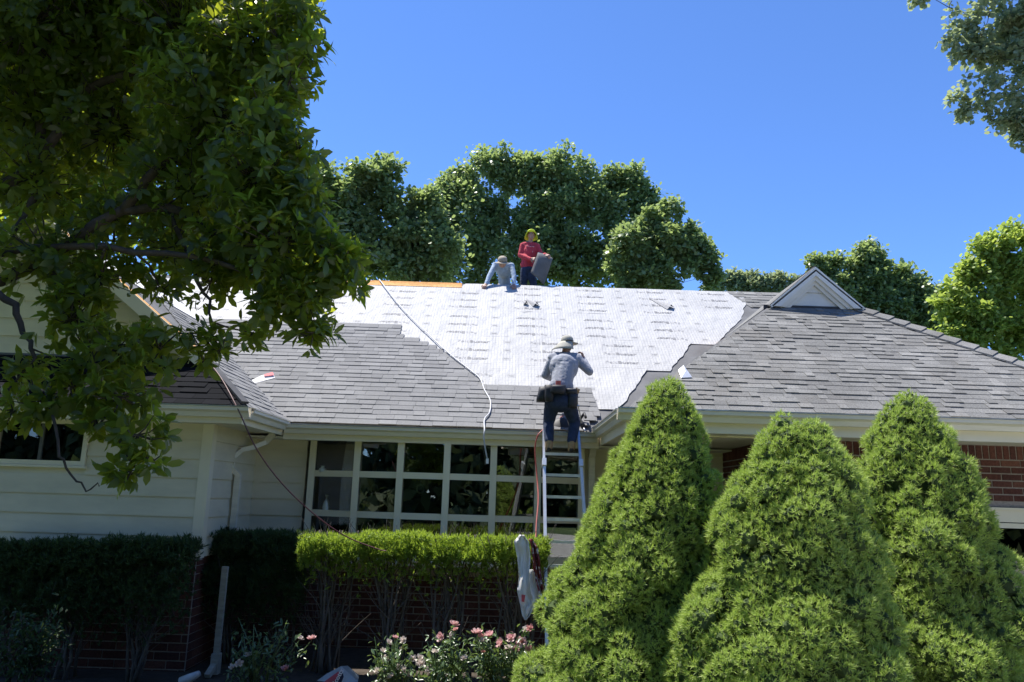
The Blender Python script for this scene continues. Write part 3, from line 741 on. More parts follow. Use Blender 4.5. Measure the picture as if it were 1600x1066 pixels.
# bow window: six facets
bx = [486, 556, 624, 697, 770, 840, 908]; by = [11.14, 10.92, 10.78, 10.73, 10.78, 10.92, 11.14]
bp = [Vector((W(x, 760, y).x, y, 0)) for x, y in zip(bx, by)]
zr = [W(660, 872, 10.86).z, W(660, 807, 10.86).z, W(660, 744, 10.86).z, W(660, 685, 10.86).z]
b = MB(); up = Vector((0, 0, 1))
for q in bp:
    d = Vector((0, -1, 0)); b.box((q.x - .045, q.y - .05, zr[0] - .1), (q.x + .045, q.y + .05, zr[3] + .04))
for i in range(6):
    for k, z in enumerate(zr):
        hgt = .085 if k in (1, 2) else .10
        b.bar(bp[i] + up * z, bp[i + 1] + up * z, .07, hgt)
    b.hexa([bp[i] + up * (zr[3] + .045), bp[i + 1] + up * (zr[3] + .045), Vector((bp[i + 1].x, YW, zr[3] + .045)), Vector((bp[i].x, YW, zr[3] + .045)),
            bp[i] + up * (ZE - .21), bp[i + 1] + up * (ZE - .21), Vector((bp[i + 1].x, YW, ZE - .21)), Vector((bp[i].x, YW, ZE - .21))])
    b.hexa([bp[i] + up * (zr[0] - .10), bp[i + 1] + up * (zr[0] - .10), Vector((bp[i + 1].x, YW + .1, zr[0] - .30)), Vector((bp[i].x, YW + .1, zr[0] - .30)),
            bp[i] + up * (zr[0] - .055), bp[i + 1] + up * (zr[0] - .055), Vector((bp[i + 1].x, YW + .1, zr[0] - .055)), Vector((bp[i].x, YW + .1, zr[0] - .055))])
bow = hp('bow_window', b, 'trim'); bow['label'] = 'wide bow window of eighteen panes'
stops = MB()
for i in range(6):
    d = (bp[i + 1] - bp[i]).normalized(); nrm = d.cross(up).normalized()
    for k in range(3):
        a_, c_ = bp[i] + d * .05, bp[i + 1] - d * .05; z0, z1 = zr[k] + .045, zr[k + 1] - .045
        g = MB(); t = nrm * .004
        g.hexa([a_ + up * z0 + t, c_ + up * z0 + t, c_ + up * z0 - t, a_ + up * z0 - t, a_ + up * z1 + t, c_ + up * z1 + t, c_ + up * z1 - t, a_ + up * z1 - t])
        hp('pane', g, 'window_glass', bow)
# inside of the room
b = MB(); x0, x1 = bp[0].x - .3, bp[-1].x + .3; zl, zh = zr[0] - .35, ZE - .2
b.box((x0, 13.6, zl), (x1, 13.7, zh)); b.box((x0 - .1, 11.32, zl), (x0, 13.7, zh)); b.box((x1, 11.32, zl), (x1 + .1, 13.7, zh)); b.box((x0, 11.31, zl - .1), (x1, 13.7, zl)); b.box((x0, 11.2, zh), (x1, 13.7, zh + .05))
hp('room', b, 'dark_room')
def shelf(z):
    b = MB()
    for i in range(6):
        b.hexa([bp[i] + Vector((0, .06, z)), bp[i + 1] + Vector((0, .06, z)), bp[i + 1] + Vector((0, .26, z)), bp[i] + Vector((0, .26, z)),
                bp[i] + Vector((0, .06, z + .02)), bp[i + 1] + Vector((0, .06, z + .02)), bp[i + 1] + Vector((0, .26, z + .02)), bp[i] + Vector((0, .26, z + .02))])
    return b
for z in (zr[1] + .02, zr[2] + .02): hp('window_shelf', shelf(z), 'vase_pale')

# --- downspouts
def spout(pts, w=.075):
    b = MB(); pts = [Vector(q) for q in pts]
    for q, r_ in zip(pts[:-1], pts[1:]):
        d = (r_ - q).normalized(); b.bar(q - d * .02, r_ + d * .02, w, w * .8, (0, 1, .01) if abs(d.z) > .7 else (0, 0, 1))
    return b
ys = YE + .35
pts = [W(427, 668, YE - .05), W(425, 680, YE - .02), W(415, 691, YE + .0), W(395, 699, 10.6), W(376, 703, 10.45), W(364, 713, 10.35), W(361, 730, 10.33)]
pts += [Vector((XWL + .09, 10.33, pts[-1].z - .1)), Vector((XWL + .09, 10.33, ZF - .1))]
hp('downspout', spout(pts), 'gutter_paint')['label'] = 'crooked downspout in the corner by the siding'
q0 = W(352, 888, 9.35); b = spout([q0, Vector((q0.x, 9.35, .2)), Vector((q0.x - .02, 9.2, .1))], .065); b.box((q0.x - .045, 9.30, .08), (q0.x + .045, 9.40, .30)); hp('downspout', b, 'weathered_post')['label'] = 'weathered lower downspout in front of the brick foundation'
q0 = W(925, 690, 11.1); hp('downspout', spout([(q0.x, 10.85, ZE - .16), (q0.x, 11.1, ZE - .32), (q0.x, 11.1, .3)], .09), 'gutter_paint')
b = MB(); q0 = W(388, 700, 11.17); b.tube([(q0.x, 11.15, ZE - .2), (q0.x, 11.15, ZF)], .012, 6); hp('conduit', b, 'rubber_dark')

# --- Dutch gable on the right wing
b = MB(); yg = YR + 2.42
gl, gr = XR + 2.42, XR2 - 2.42; zb = zG + .02
b.slab([(gl - .12, yg, zb - .1), (gr + .12, yg, zb - .1), (XG, yg, zA)], .05, (0, -1, 0)); gab = hp('gable_panel', b, 'gable_paint'); gab['label'] = 'small grey gable panel above the hipped roof'
for k, (zz) in enumerate((zb + .01, zb + .21)):
    b = MB(); hw0 = (zA - .06 - zz) / (zA - zb) * (XG - gl) - .02; hw1 = max(.01, (zA - .06 - zz - .19) / (zA - zb) * (XG - gl) - .02)
    b.hexa([(XG - hw0, yg - .024, zz), (XG + hw0, yg - .024, zz), (XG + hw0, yg - .003, zz), (XG - hw0, yg - .003, zz), (XG - hw1, yg - .012, zz + .19), (XG + hw1, yg - .012, zz + .19), (XG + hw1, yg - .003, zz + .19), (XG - hw1, yg - .003, zz + .19)])
    hp('siding_board', b, 'gable_paint', gab)
gx = .04; sl = (zA + .10 - (zb - .02)) / (XG - (gl - gx))
for sgn in (1, -1):
    b = MB(); y0 = yg - .13
    P_ = lambda x, z, y: (XG + sgn * (x - XG), y, z)
    for (off0, off1, ya, yb2) in ((0, .13, y0, y0 + .03), (.11, .19, y0 + .035, y0 + .06), (.17, .25, yg - .06, yg - .026)):
        P8 = [P_(gl - gx + off0 * .9, zb - .03, ya), P_(gl - gx + off1 * 1.25, zb - .03, ya), P_(XG, zA + .10 - off1, ya), P_(XG, zA + .10 - off0, ya)]
        Q8 = [(x, yb2, z) for (x, _, z) in P8]; b.hexa(P8 + Q8)
    P4 = [P_(gl - gx + .02, zb - .035, y0), P_(gl - gx + .02, zb - .035, yg), P_(XG, zA + .06, yg), P_(XG, zA + .06, y0)]; b.slab(P4, .02, (sgn * -.6, 0, .8))
    hp('rake_board', b, 'gable_paint')
    c = MB(); P4 = [Vector(P_(gl - gx - .012, zb - .02, y0 + .02)), Vector(P_(gl - gx - .012, zb - .02, yg + 2.2)), Vector(P_(XG, zA + .112, yg + 2.2)), Vector(P_(XG, zA + .112, y0 + .02))]
    c.slab(P4, .012, (sgn * -.6, 0, .8)); hp('gable_shingle_edge', c, 'shingle_old')
b = MB(); b.box((gl - .1, yg - .05, zb - .09), (gr + .1, yg - .03, zb + .005)); hp('flashing', b, 'flashing')
b = MB(); b.box((XG - .014, yg - .10, zA + .08), (XG + .014, yg + .5, zA + .118)); hp('gable_peak_cap', b, 'flashing')
# ends of the building
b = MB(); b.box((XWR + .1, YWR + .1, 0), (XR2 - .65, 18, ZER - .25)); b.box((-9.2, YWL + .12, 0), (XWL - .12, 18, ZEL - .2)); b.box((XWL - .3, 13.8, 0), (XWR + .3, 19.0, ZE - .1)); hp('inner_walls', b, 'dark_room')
b = MB(); b.add([(RIDGE_END - .02, 10.8, ZE - .1), (RIDGE_END - .02, YRIDGE + 4.4, ZE - .1), (RIDGE_END - .02, YRIDGE, ZRIDGE - .08)], [(0, 1, 2)]); hp('gable_wall', b, 'siding')

# ------------------------------------------------------------------ foliage builders
def crown_points(blobs, n, shell=.55):
    """blobs: (centre, radius) arrays -> points spread through them, thicker towards the surface, with outward directions"""
    C = np.array([c for c, r in blobs]); Rr = np.array([r for c, r in blobs]); w = Rr ** 2.2; idx = rng.choice(len(C), n, p=w / w.sum())
    d = rdir(n); rr = Rr[idx] * np.clip(np.abs(rng.normal(size=n) * .38 + (.62 if shell > .25 else .5)), 0, 1.15)
    return C[idx] + d * rr[:, None] * np.array([1, 1, .85]), d, idx
def subblobs(px_blobs, k, rmin, rmax, depth=.6):
    """a crown given as circles seen in the photo (px, py, radius px, depth m) is filled with foliage masses"""
    out = []
    for (px, py, rp, Y) in px_blobs:
        c = np.array(W(px, py, Y)); r = rp * Y / FPX
        m = max(5, int(k * 3.2 * (r ** 2)))
        d = rdir(m); rr = r * rng.random(m) ** (1 / 2.6) * .95; P = c + d * rr[:, None] * np.array([1, depth, 1])
        for q in P: out.append((q, rng.uniform(rmin, rmax)))
    return out
def limbs(trunk, blobs, r0, sides=5, every=1, twig=.35):
    every = max(every, len(blobs) // 260)
    b = MB(); T = [Vector(t) for t in trunk]; n = len(T)
    b.tube(T, [r0 * (1 - .6 * i / (n - 1)) for i in range(n)], 9)
    nodes_ = [(t, r0 * (1 - .6 * i / (n - 1))) for i, t in enumerate(T)][1:]
    for c, r in sorted(blobs, key=lambda q: (Vector(q[0]) - T[-1]).length)[::every]:
        c = Vector(c); near = min(nodes_, key=lambda q: (q[0] - c).length + .3 * max(0, q[0].z - c.z)); a = near[0]
        mid = a.lerp(c, .5) + Vector(rng.normal(size=3)) * .08 * (c - a).length + Vector((0, 0, .04 * (c - a).length))
        ra = min(near[1] * .65, r0 * .5); b.tube([a, mid, c], [ra, ra * .7, max(.008, ra * .4)], sides, cap=False)
        nodes_ += [(mid, ra * .7), (c, max(.01, ra * .45))]
    return b
def tree(name, label, blobs, trunk, r0, nleaf, tmpl, size, mat, bark='bark', cat='tree', group=None, every=1, shell=.5, droop=0):
    root = empty(name, trunk[0]); tag(root, label, cat, group)
    keep(limbs(trunk, blobs, r0, 6, every).build('trunk', bark, None, True), root)
    P, d, _ = crown_points(blobs, nleaf, shell)
    fq = 22. / max(8., trunk[0].y); hole = np.array([noise.noise(Vector(q) * fq) + .5 * noise.noise(Vector(q) * fq * 2.3) for q in P]); sel = hole > -.30 - .3 * rng.random(nleaf)
    P, d = P[sel], d[sel]; nleaf = len(P)
    D = d * .7 + rdir(nleaf) * .7 + np.array([0, 0, -droop]); Nn = rdir(nleaf) * .8 + d * .5 + np.array([0, 0, 1.3])
    V, F = scatter(*tmpl, P, D, Nn, size * rng.uniform(.7, 1.25, nleaf))
    keep(link('crown', fast_mesh('crown', V, F, mat)), root); return root

# ------------------------------------------------------------------ trees behind the house
def gtrunk(px, Y, ztop, lean=0, n=4):
    x = W(px, 600, Y).x; return [Vector((x + lean * k / (n - 1), Y, ztop * k / (n - 1))) for k in range(n)]
bl = subblobs([(560, 300, 60, 22), (670, 350, 45, 22), (600, 280, 45, 22), (640, 330, 60, 22), (540, 370, 70, 22), (620, 390, 75, 22), (680, 400, 60, 22), (500, 290, 45, 22), (470, 400, 60, 22)], 14, .10, .42)
tree('oak_tree', 'smaller oak behind the ridge, next to the magnolia branches', bl, gtrunk(590, 22, 6.5), .28, 34000, LEAF_LOBED, .15, 'leaf_oak', group='trees behind the house', shell=.15)
bl = subblobs([(770, 265, 48, 27), (730, 290, 42, 27), (820, 270, 38, 27), (880, 270, 45, 27), (850, 320, 80, 27), (740, 350, 70, 27), (930, 310, 55, 27), (975, 290, 42, 27), (1000, 300, 28, 27), (920, 390, 80, 27), (820, 400, 80, 27), (700, 330, 40, 27), (690, 300, 26, 27), (670, 360, 50, 27), (640, 400, 50, 27), (720, 410, 60, 27), (1010, 340, 40, 27), (1000, 400, 60, 27), (980, 360, 50, 27)], 12, .12, .52)
tree('oak_tree', 'tallest broad dark green oak rising behind the roof ridge', bl, gtrunk(800, 27, 9.5, .6), .45, 76000, LEAF_LOBED, .16, 'leaf_oak', group='trees behind the house', shell=.15)
bl = subblobs([(1030, 380, 50, 24), (1000, 400, 60, 24), (1120, 438, 22, 24), (1065, 370, 36, 24), (1090, 405, 32, 24), (1040, 430, 40, 24), (1005, 345, 25, 24), (1110, 430, 25, 24), (1045, 335, 22, 24), (980, 430, 40, 24)], 12, .08, .36)
tree('oak_tree', 'lower oak with a thin bare top, right of the tallest oak', bl, gtrunk(1040, 24, 5.5), .2, 20000, LEAF_LOBED, .15, 'leaf_oak', group='trees behind the house', shell=.15)
bl = subblobs([(1120, 447, 14, 40), (1150, 440, 15, 40), (1240, 452, 14, 40), (1175, 438, 13, 40), (1195, 442, 11, 40), (1215, 440, 12, 40), (1185, 455, 20, 40), (1225, 450, 14, 40)], 9, .2, .5)
tree('shrubby_tree', 'row of small distant treetops left of the little grey gable', bl, gtrunk(1185, 40, 10), .2, 9000, LEAF_SMALL, .26, 'leaf_oak_grey', group='trees behind the house')
bl = subblobs([(1320, 425, 35, 24), (1365, 420, 38, 24), (1400, 440, 32, 24), (1340, 465, 45, 24), (1390, 480, 45, 24), (1440, 490, 38, 24), (1290, 440, 20, 24), (1460, 505, 40, 24), (1272, 415, 10, 24), (1500, 500, 30, 24), (1430, 460, 34, 24), (1480, 480, 34, 24), (1415, 500, 50, 24), (1355, 400, 24, 24)], 13, .09, .38)
tree('oak_tree', 'mid-green tree directly behind the little grey gable', bl, gtrunk(1380, 24, 5.5), .22, 28000, LEAF_LOBED, .14, 'leaf_oak', group='trees behind the house', shell=.15)
bl = subblobs([(1570, 400, 45, 17), (1495, 470, 34, 17), (1540, 395, 26, 17), (1540, 430, 40, 17), (1600, 450, 60, 17), (1520, 500, 48, 17), (1560, 520, 60, 17), (1620, 520, 70, 17), (1470, 520, 35, 17), (1590, 370, 25, 17), (1505, 425, 12, 17), (1660, 420, 80, 17)], 18, .07, .30)
tree('maple_tree', 'bright yellow-green maple at the right edge of the picture', bl, gtrunk(1590, 17, 4.5), .2, 30000, LEAF_LOBED, .11, 'leaf_maple', group='trees behind the house', shell=.15)
bl = subblobs([(80, 90, 120, 19), (250, 150, 120, 19), (380, 260, 90, 19), (120, 300, 130, 19), (300, 350, 80, 19), (-40, 250, 110, 19), (420, 390, 60, 19)], 8, .5, .9)
tree('lime_tree', 'sunlit lime-green tree glimpsed through the magnolia', bl, gtrunk(160, 19, 6), .3, 24000, LEAF_SMALL, .26, 'leaf_lime', group='trees behind the house')
# pin oak whose branches reach in from the upper right; its trunk stands right of the frame
bl = subblobs([(1560, 30, 70, 11), (1500, 20, 38, 11), (1520, 80, 40, 11), (1580, 100, 60, 11), (1490, 70, 24, 11), (1530, 150, 45, 11), (1500, 165, 25, 11), (1575, 170, 45, 11), (1620, 60, 80, 11), (1620, 200, 50, 11), (1590, 215, 22, 11), (1515, 180, 20, 11), (1435, -6, 12, 11), (1680, 120, 110, 11), (1560, -60, 80, 11), (1700, -40, 130, 11)], 32, .04, .17)
tree('pin_oak_tree', 'overhanging pin oak branches in the upper right corner', bl, [Vector((10.5, 11.5, 0)), Vector((10.4, 11.4, 3)), Vector((10, 11.2, 6)), Vector((9.2, 11, 8.2))], .3, 15000, LEAF_LOBED, .095, 'leaf_oak_grey', shell=.1, droop=.2)
# woods across the street behind the camera (seen only mirrored in the window panes)
bl = [(np.array([x + rng.uniform(-1, 1), -17 + rng.uniform(-2, 2), z]), rng.uniform(1.4, 2.3)) for x in np.arange(-30, 31, 2.2) for z in (1.2, 3.4, 5.6, 7.8, 10.0, 12.2) if rng.random() < .93 - (z > 9) * .15]
P, d, _ = crown_points(bl, 42000, .3); V, F = scatter(*LEAF_SMALL, P, rdir(42000), d + rdir(42000) * .5, 1.0 * rng.uniform(.7, 1.2, 42000))
tag(link('treeline', fast_mesh('treeline', V, F, 'wood_far')), 'dark woods across the street, mirrored in the panes', 'woods', kind='stuff')

# ------------------------------------------------------------------ the magnolia in the left foreground
def magnolia():
    root = empty('magnolia_tree', (-4.9, 5.2, .4)); tag(root, 'large dark magnolia with big leaves filling the upper left', 'tree')
    dense = [(40, 40, 110, 5.2), (160, 60, 110, 5.6), (290, 60, 110, 5.3), (390, 80, 80, 5.0), (440, 60, 48, 4.9), (470, 20, 30, 4.9), (330, 170, 105, 5.2), (420, 190, 55, 4.9), (450, 120, 45, 4.9),
             (400, 280, 85, 5.0), (460, 300, 45, 4.9), (490, 330, 34, 4.9), (300, 290, 90, 5.5), (440, 380, 80, 5.0), (515, 400, 46, 4.9), (545, 400, 26, 4.85), (550, 445, 22, 4.9), (480, 460, 46, 5.0), (430, 480, 38, 5.0), (490, 520, 28, 5.0),
             (360, 400, 60, 5.3), (60, 180, 90, 5.8), (180, 200, 85, 5.8), (240, -60, 160, 5.4), (60, -80, 160, 5.5), (420, -50, 90, 5.1), (490, 68, 22, 4.8), (470, 240, 28, 4.9)]
    thin = [(60, 280, 90, 5.6), (180, 340, 80, 5.6), (270, 390, 60, 5.4), (80, 400, 80, 5.3), (160, 430, 55, 5.2), (330, 440, 40, 5.2), (395, 520, 22, 5.1), (250, 450, 30, 5.3)]
    low = [(110, 500, 55, 5.0), (180, 540, 55, 4.9), (250, 545, 48, 4.8), (310, 540, 36, 4.8), (345, 545, 18, 4.8), (110, 600, 50, 4.8), (190, 620, 55, 4.7), (60, 625, 42, 4.8), (20, 640, 30, 4.9), (215, 680, 40, 4.6), (205, 735, 30, 4.6), (150, 655, 30, 4.7), (235, 715, 22, 4.6), (40, 580, 30, 5.0), (130, 455, 40, 5.1)]
    shade_mass = [(-160, 330, 150, 8.2), (-60, 250, 150, 8.6), (60, 220, 120, 8.8), (-200, 120, 200, 8.0), (-330, 300, 200, 7.6), (0, 60, 170, 8.4), (-60, -160, 200, 7.2), (-200, -100, 220, 7.6), (180, 60, 120, 7.6), (300, 60, 90, 6.8),  # mostly unseen crown masses, added to block sun and sky on the left
              (60, -170, 150, 5.8), (190, -180, 125, 5.8), (-100, -170, 180, 5.6), (-250, -60, 200, 5.4), (100, -420, 220, 5.2), (-150, -450, 260, 5.0), (-300, -300, 260, 4.6), (-420, 60, 240, 4.8), (-50, -700, 300, 4.0), (-400, -700, 320, 3.8), (-600, -300, 300, 4.0), (-430, 480, 240, 4.5), (-620, 250, 300, 4.0), (-760, 560, 300, 3.6), (-330, 760, 170, 4.8), (-560, 860, 240, 4.0)]
    pts = []
    for grp, dens in ((shade_mass, 250), (dense, 1750), (thin, 860), (low, 900)):
        for (px, py, rp, Y) in grp:
            c = np.array(W(px, py, Y)); r = rp * Y / FPX; k = int(dens * r * r) + 3
            d = rdir(k); q = c + d * (r * rng.random((k, 1)) ** .45) * np.array([1, 1.6 if grp is dense else 1.0, 1]); pts.append((c, r, q, d))
    # main limbs
    lw = lambda L: [W(*q) for q in L]
    paths = [([Vector((-4.9, 5.2, .4)), Vector((-4.85, 5.25, 1.2)), W(-260, 560, 5.3), W(-120, 470, 5.3), W(0, 440, 5.3), W(80, 400, 5.3), W(190, 328, 5.3), W(262, 328, 5.3), W(345, 365, 5.2), W(420, 380, 5.1)], .068),
             ([W(-260, 560, 5.3), W(-180, 300, 5.4), W(-60, 130, 5.5), W(60, 40, 5.5), W(200, -40, 5.4)], .07),
             ([W(-120, 470, 5.3), W(0, 392, 5.2), W(120, 385, 5.1), W(260, 395, 5.1), W(380, 420, 5.0), W(470, 440, 5.0)], .034),
             ([W(-120, 470, 5.3), W(-20, 450, 5.1), W(25, 475, 5.0), W(32, 520, 5.0), W(55, 560, 4.9)], .035),
             ([W(60, 400, 5.3), W(110, 470, 5.1), W(150, 560, 4.9), W(175, 640, 4.75), W(205, 720, 4.6)], .03),
             ([W(0, 300, 5.5), W(60, 260, 5.5), W(120, 150, 5.5), W(260, 90, 5.3), W(400, 60, 5.0)], .05),
             ([W(190, 328, 5.3), W(260, 250, 5.2), W(350, 200, 5.1), W(440, 150, 4.95)], .04),
             ([W(262, 328, 5.3), W(300, 420, 5.2), W(325, 470, 5.1), W(330, 520, 4.9)], .018),
             ([W(75, 640, 4.7), W(92, 715, 4.6), W(108, 740, 4.6), W(135, 765, 4.6), W(155, 760, 4.6)], .010),
             ([W(60, 180, 5.6), W(55, 260, 5.5), W(50, 320, 5.4), W(20, 370, 5.3)], .04)]
    b = MB(); nodes_ = []
    for pth, r0 in paths:
        fine = []
        for a, c in zip(pth[:-1], pth[1:]):
            for t in (0, .33, .66): fine.append(a.lerp(c, t) + Vector(rng.normal(size=3)) * .012)
        fine.append(pth[-1]); n = len(fine)
        b.tube(fine, [r0 * (1 - .65 * i / (n - 1)) for i in range(n)], 8); nodes_ += [(q, r0 * (1 - .65 * i / (n - 1))) for i, q in enumerate(fine)]
    NP = np.array([q[0] for q in nodes_])
    Ps, Ds = [], []
    for c, r, q, d in pts:
        k = np.argmin(np.linalg.norm(NP - c, axis=1)); a = Vector(NP[k]); cv = Vector(c); mid = a.lerp(cv, .5) + Vector(rng.normal(size=3)) * .05
        ra = max(.008, min(.02, nodes_[k][1] * .5)); b.tube([a, mid, cv], [ra, ra * .8, ra * .6], 5, cap=False)
        for j in range(len(q)):
            if j % 3 == 0:
                e = Vector(q[j]); m2 = cv.lerp(e, .5) + Vector((0, 0, -.02)); b.tube([cv, m2, e], [.006, .005, .003], 4, cap=False)
        Ps.append(q); Ds.append(d)
    keep(b.build('trunk', 'bark', None, True), root)
    n_shade = sum(len(q) for q in Ps[:len(shade_mass)]); P = np.concatenate(Ps); D0 = np.concatenate(Ds); n = len(P); per = 6
    ax = unit(D0 * .8 + rdir(n) * .6 + np.array([0, 0, .25])); t1 = unit(np.cross(ax, rdir(n))); t2 = np.cross(ax, t1)
    LP, LD, LN, LS = [], [], [], []
    for k in range(per):
        a = 2 * math.pi * k / per + rng.random(n) * .6; sp = rng.uniform(.7, 1.35, n)
        rad = np.cos(a)[:, None] * t1 + np.sin(a)[:, None] * t2
        d = unit(ax * np.cos(sp)[:, None] + rad * np.sin(sp)[:, None] + np.array([0, 0, -.18])); nn = unit(ax * np.sin(sp)[:, None] - rad * np.cos(sp)[:, None] + np.array([0, 0, .35]))
        LP.append(P + ax * rng.uniform(-.02, .02, (n, 1)) + d * .01); LD.append(d); LN.append(nn); sz = rng.uniform(.052, .122, n); sz[:n_shade] *= 1.8; LS.append(sz)
    LP, LD, LN, LS = map(np.concatenate, (LP, LD, LN, LS))
    keepm = rng.random(len(LP)) < .93; LP, LD, LN, LS = LP[keepm], LD[keepm], LN[keepm], LS[keepm]
    q = LP - np.array([0, 0, ZC]); dep = q @ _f; px = 800 + FPX * (q @ _r) / dep; py = 533 - FPX * (q @ _u) / dep
    # leaves that stand out one by one: along the sunlit right-hand outline and on the hanging lower branches
    edge = ((px > 455) & (py < 560)) * 2.0 + ((py > 590) & (px > 0)) * 1.6 + ((px > 300) & (py > 440)) * 1.2
    score = (edge + rng.random(len(LP)) * .6) * LS / dep * ((px > -5) & (py > -5)); order = np.argsort(-score); ind = order[:300]; rest = order[300:]
    V, F = scatter(*LEAF_MID, LP[rest], LD[rest], LN[rest], LS[rest])
    tag(keep(link('crown', fast_mesh('crown', V, F, 'leaf_magnolia', True)), root), kind='stuff')
    lm = fast_mesh('leaf', np.array(LEAF_BIG[0]), np.array(LEAF_BIG[1]), 'leaf_magnolia', True)
    for i in ind:
        d = Vector(LD[i]).normalized(); x = d.cross(Vector(LN[i])).normalized(); z = x.cross(d); s = LS[i]
        m = Matrix((x * s, d * s, z * s)).transposed().to_4x4(); m.translation = Vector(LP[i]) - root.location
        o = link('leaf', lm); o.parent = root; o.matrix_local = m
magnolia()

# ------------------------------------------------------------------ three dwarf spruces
def spruce(label, cx, cy, z0, tops, R0, H, nb, seed):
    r_ = np.random.default_rng(seed); root = empty('spruce_tree', (cx, cy, z0)); tag(root, label, 'conifer', 'dwarf conical spruces in front of the brick wing')
    C, Rb, out = [], [], []
    for (tx, ty, th, share) in tops:
        tries = 0; made = 0
        while made < int(nb * share) and tries < 8000:
            tries += 1
            u = r_.random() ** .8 if share > .5 else .45 + .55 * r_.random()
            h = th * u; prof = R0 * (1 - u) ** .68 * (1 - .35 * math.exp(-u * 9)) + .03
            if share < .5: prof = min(prof, .45)
            s = (.085 + .095 * r_.random() ** 1.5) * (1.25 - .65 * u); a = r_.random() * 2 * math.pi
            lump = noise.noise(Vector((math.cos(a) * 1.7 + seed * 9, math.sin(a) * 1.7, h * 2.4))) + .55 * noise.noise(Vector((math.cos(a) * 3.6, math.sin(a) * 3.6 + seed * 5, h * 5)))
            prof *= 1 + .36 * lump * (1 - u * .5)
            rr = max(0, prof - s * r_.uniform(.2, .8)); f = u ** 1.2
            c_ = np.array((cx + tx * f + rr * math.cos(a), cy + ty * f + rr * math.sin(a), z0 + h))
            if C and np.any(np.linalg.norm((np.array(C) - c_) * np.array([1, 1, 1.25]), axis=1) < (np.array(Rb) + s) * .62): continue
            C.append(tuple(c_)); Rb.append(s); out.append((math.cos(a), math.sin(a), .35)); made += 1
        # tip
        for k in range(7): C.append((cx + tx + r_.normal() * .03, cy + ty + r_.normal() * .03, z0 + th * (.945 + .009 * k) - .02)); Rb.append(.10 - .012 * k); out.append((0, 0, 1))
    C, Rb, out = np.array(C), np.array(Rb), unit(np.array(out))
    core = MB(); ico = bmesh.new(); bmesh.ops.create_icosphere(ico, subdivisions=1, radius=1); iv = [v.co.copy() for v in ico.verts]; fi = [tuple(v.index for v in f.verts) for f in ico.faces]; ico.free()
    for c, s in zip(C, Rb): core.add([Vector(c) + v * s * .62 for v in iv], fi)
    n = 14; tz = [(z0 + tops[0][2] * .93 * k / n) for k in range(n + 1)]
    core.tube([(cx + tops[0][0] * (k / n) ** 1.2, cy + tops[0][1] * (k / n) ** 1.2, z) for k, z in enumerate(tz)], [max(.02, R0 * (1 - k / n) ** .72 * .68 * (1 - .35 * math.exp(-k / n * 9))) for k in range(n + 1)], 14)
    keep(core.build('inner_branches', 'needle_core'), root)
    tot = int(60000); w = Rb ** 2; idx = r_.choice(len(C), tot, p=w / w.sum()); d = unit(r_.normal(size=(tot, 3)) + out[idx] * .75 + np.array([0, 0, .2]))
    P = C[idx] + d * Rb[idx][:, None] * r_.uniform(.90, 1.02, (tot, 1))
    ok = np.ones(tot, bool)
    for c, s in zip(C, Rb): ok &= np.sum((P - c) ** 2, axis=1) > (s * .78) ** 2
    P, d = P[ok], d[ok]; m = len(P)
    D = unit(d * .9 + unit(r_.normal(size=(m, 3))) * .45 + np.array([0, 0, .3]))
    V, F = scatter(*TUFT, P - D * .012, D, unit(r_.normal(size=(m, 3))), r_.uniform(.026, .048, m))
    tag(keep(link('needles', fast_mesh('needles', V, F, 'needle')), root), kind='stuff')
def sp(px_top, py_top, px_base, Y): t = W(px_top, py_top, Y); b_ = W(px_base, 1000, Y); return t, b_
t, b_ = sp(1046, 596, 985, 6.5)
spruce('dwarf spruce standing beside the ladder, first of the three spruces', b_.x, 6.5, .05, [(t.x - b_.x, 0, t.z - .05, 1)], .95, t.z, 680, 1)
t, b_ = sp(1270, 662, 1196, 5.7); t2 = W(1228, 662, 5.75)
spruce('middle dwarf spruce with a forked double tip', b_.x, 5.7, .12, [(t.x - b_.x, 0, t.z - .12, .85), (t2.x - b_.x - .02, .05, t2.z - .12, .15)], .93, t.z, 660, 2)
t, b_ = sp(1422, 619, 1420, 6.5)
spruce('dwarf spruce nearest the right edge of the picture', b_.x, 6.5, .05, [(t.x - b_.x, 0, t.z - .05, 1)], 1.02, t.z, 700, 3)

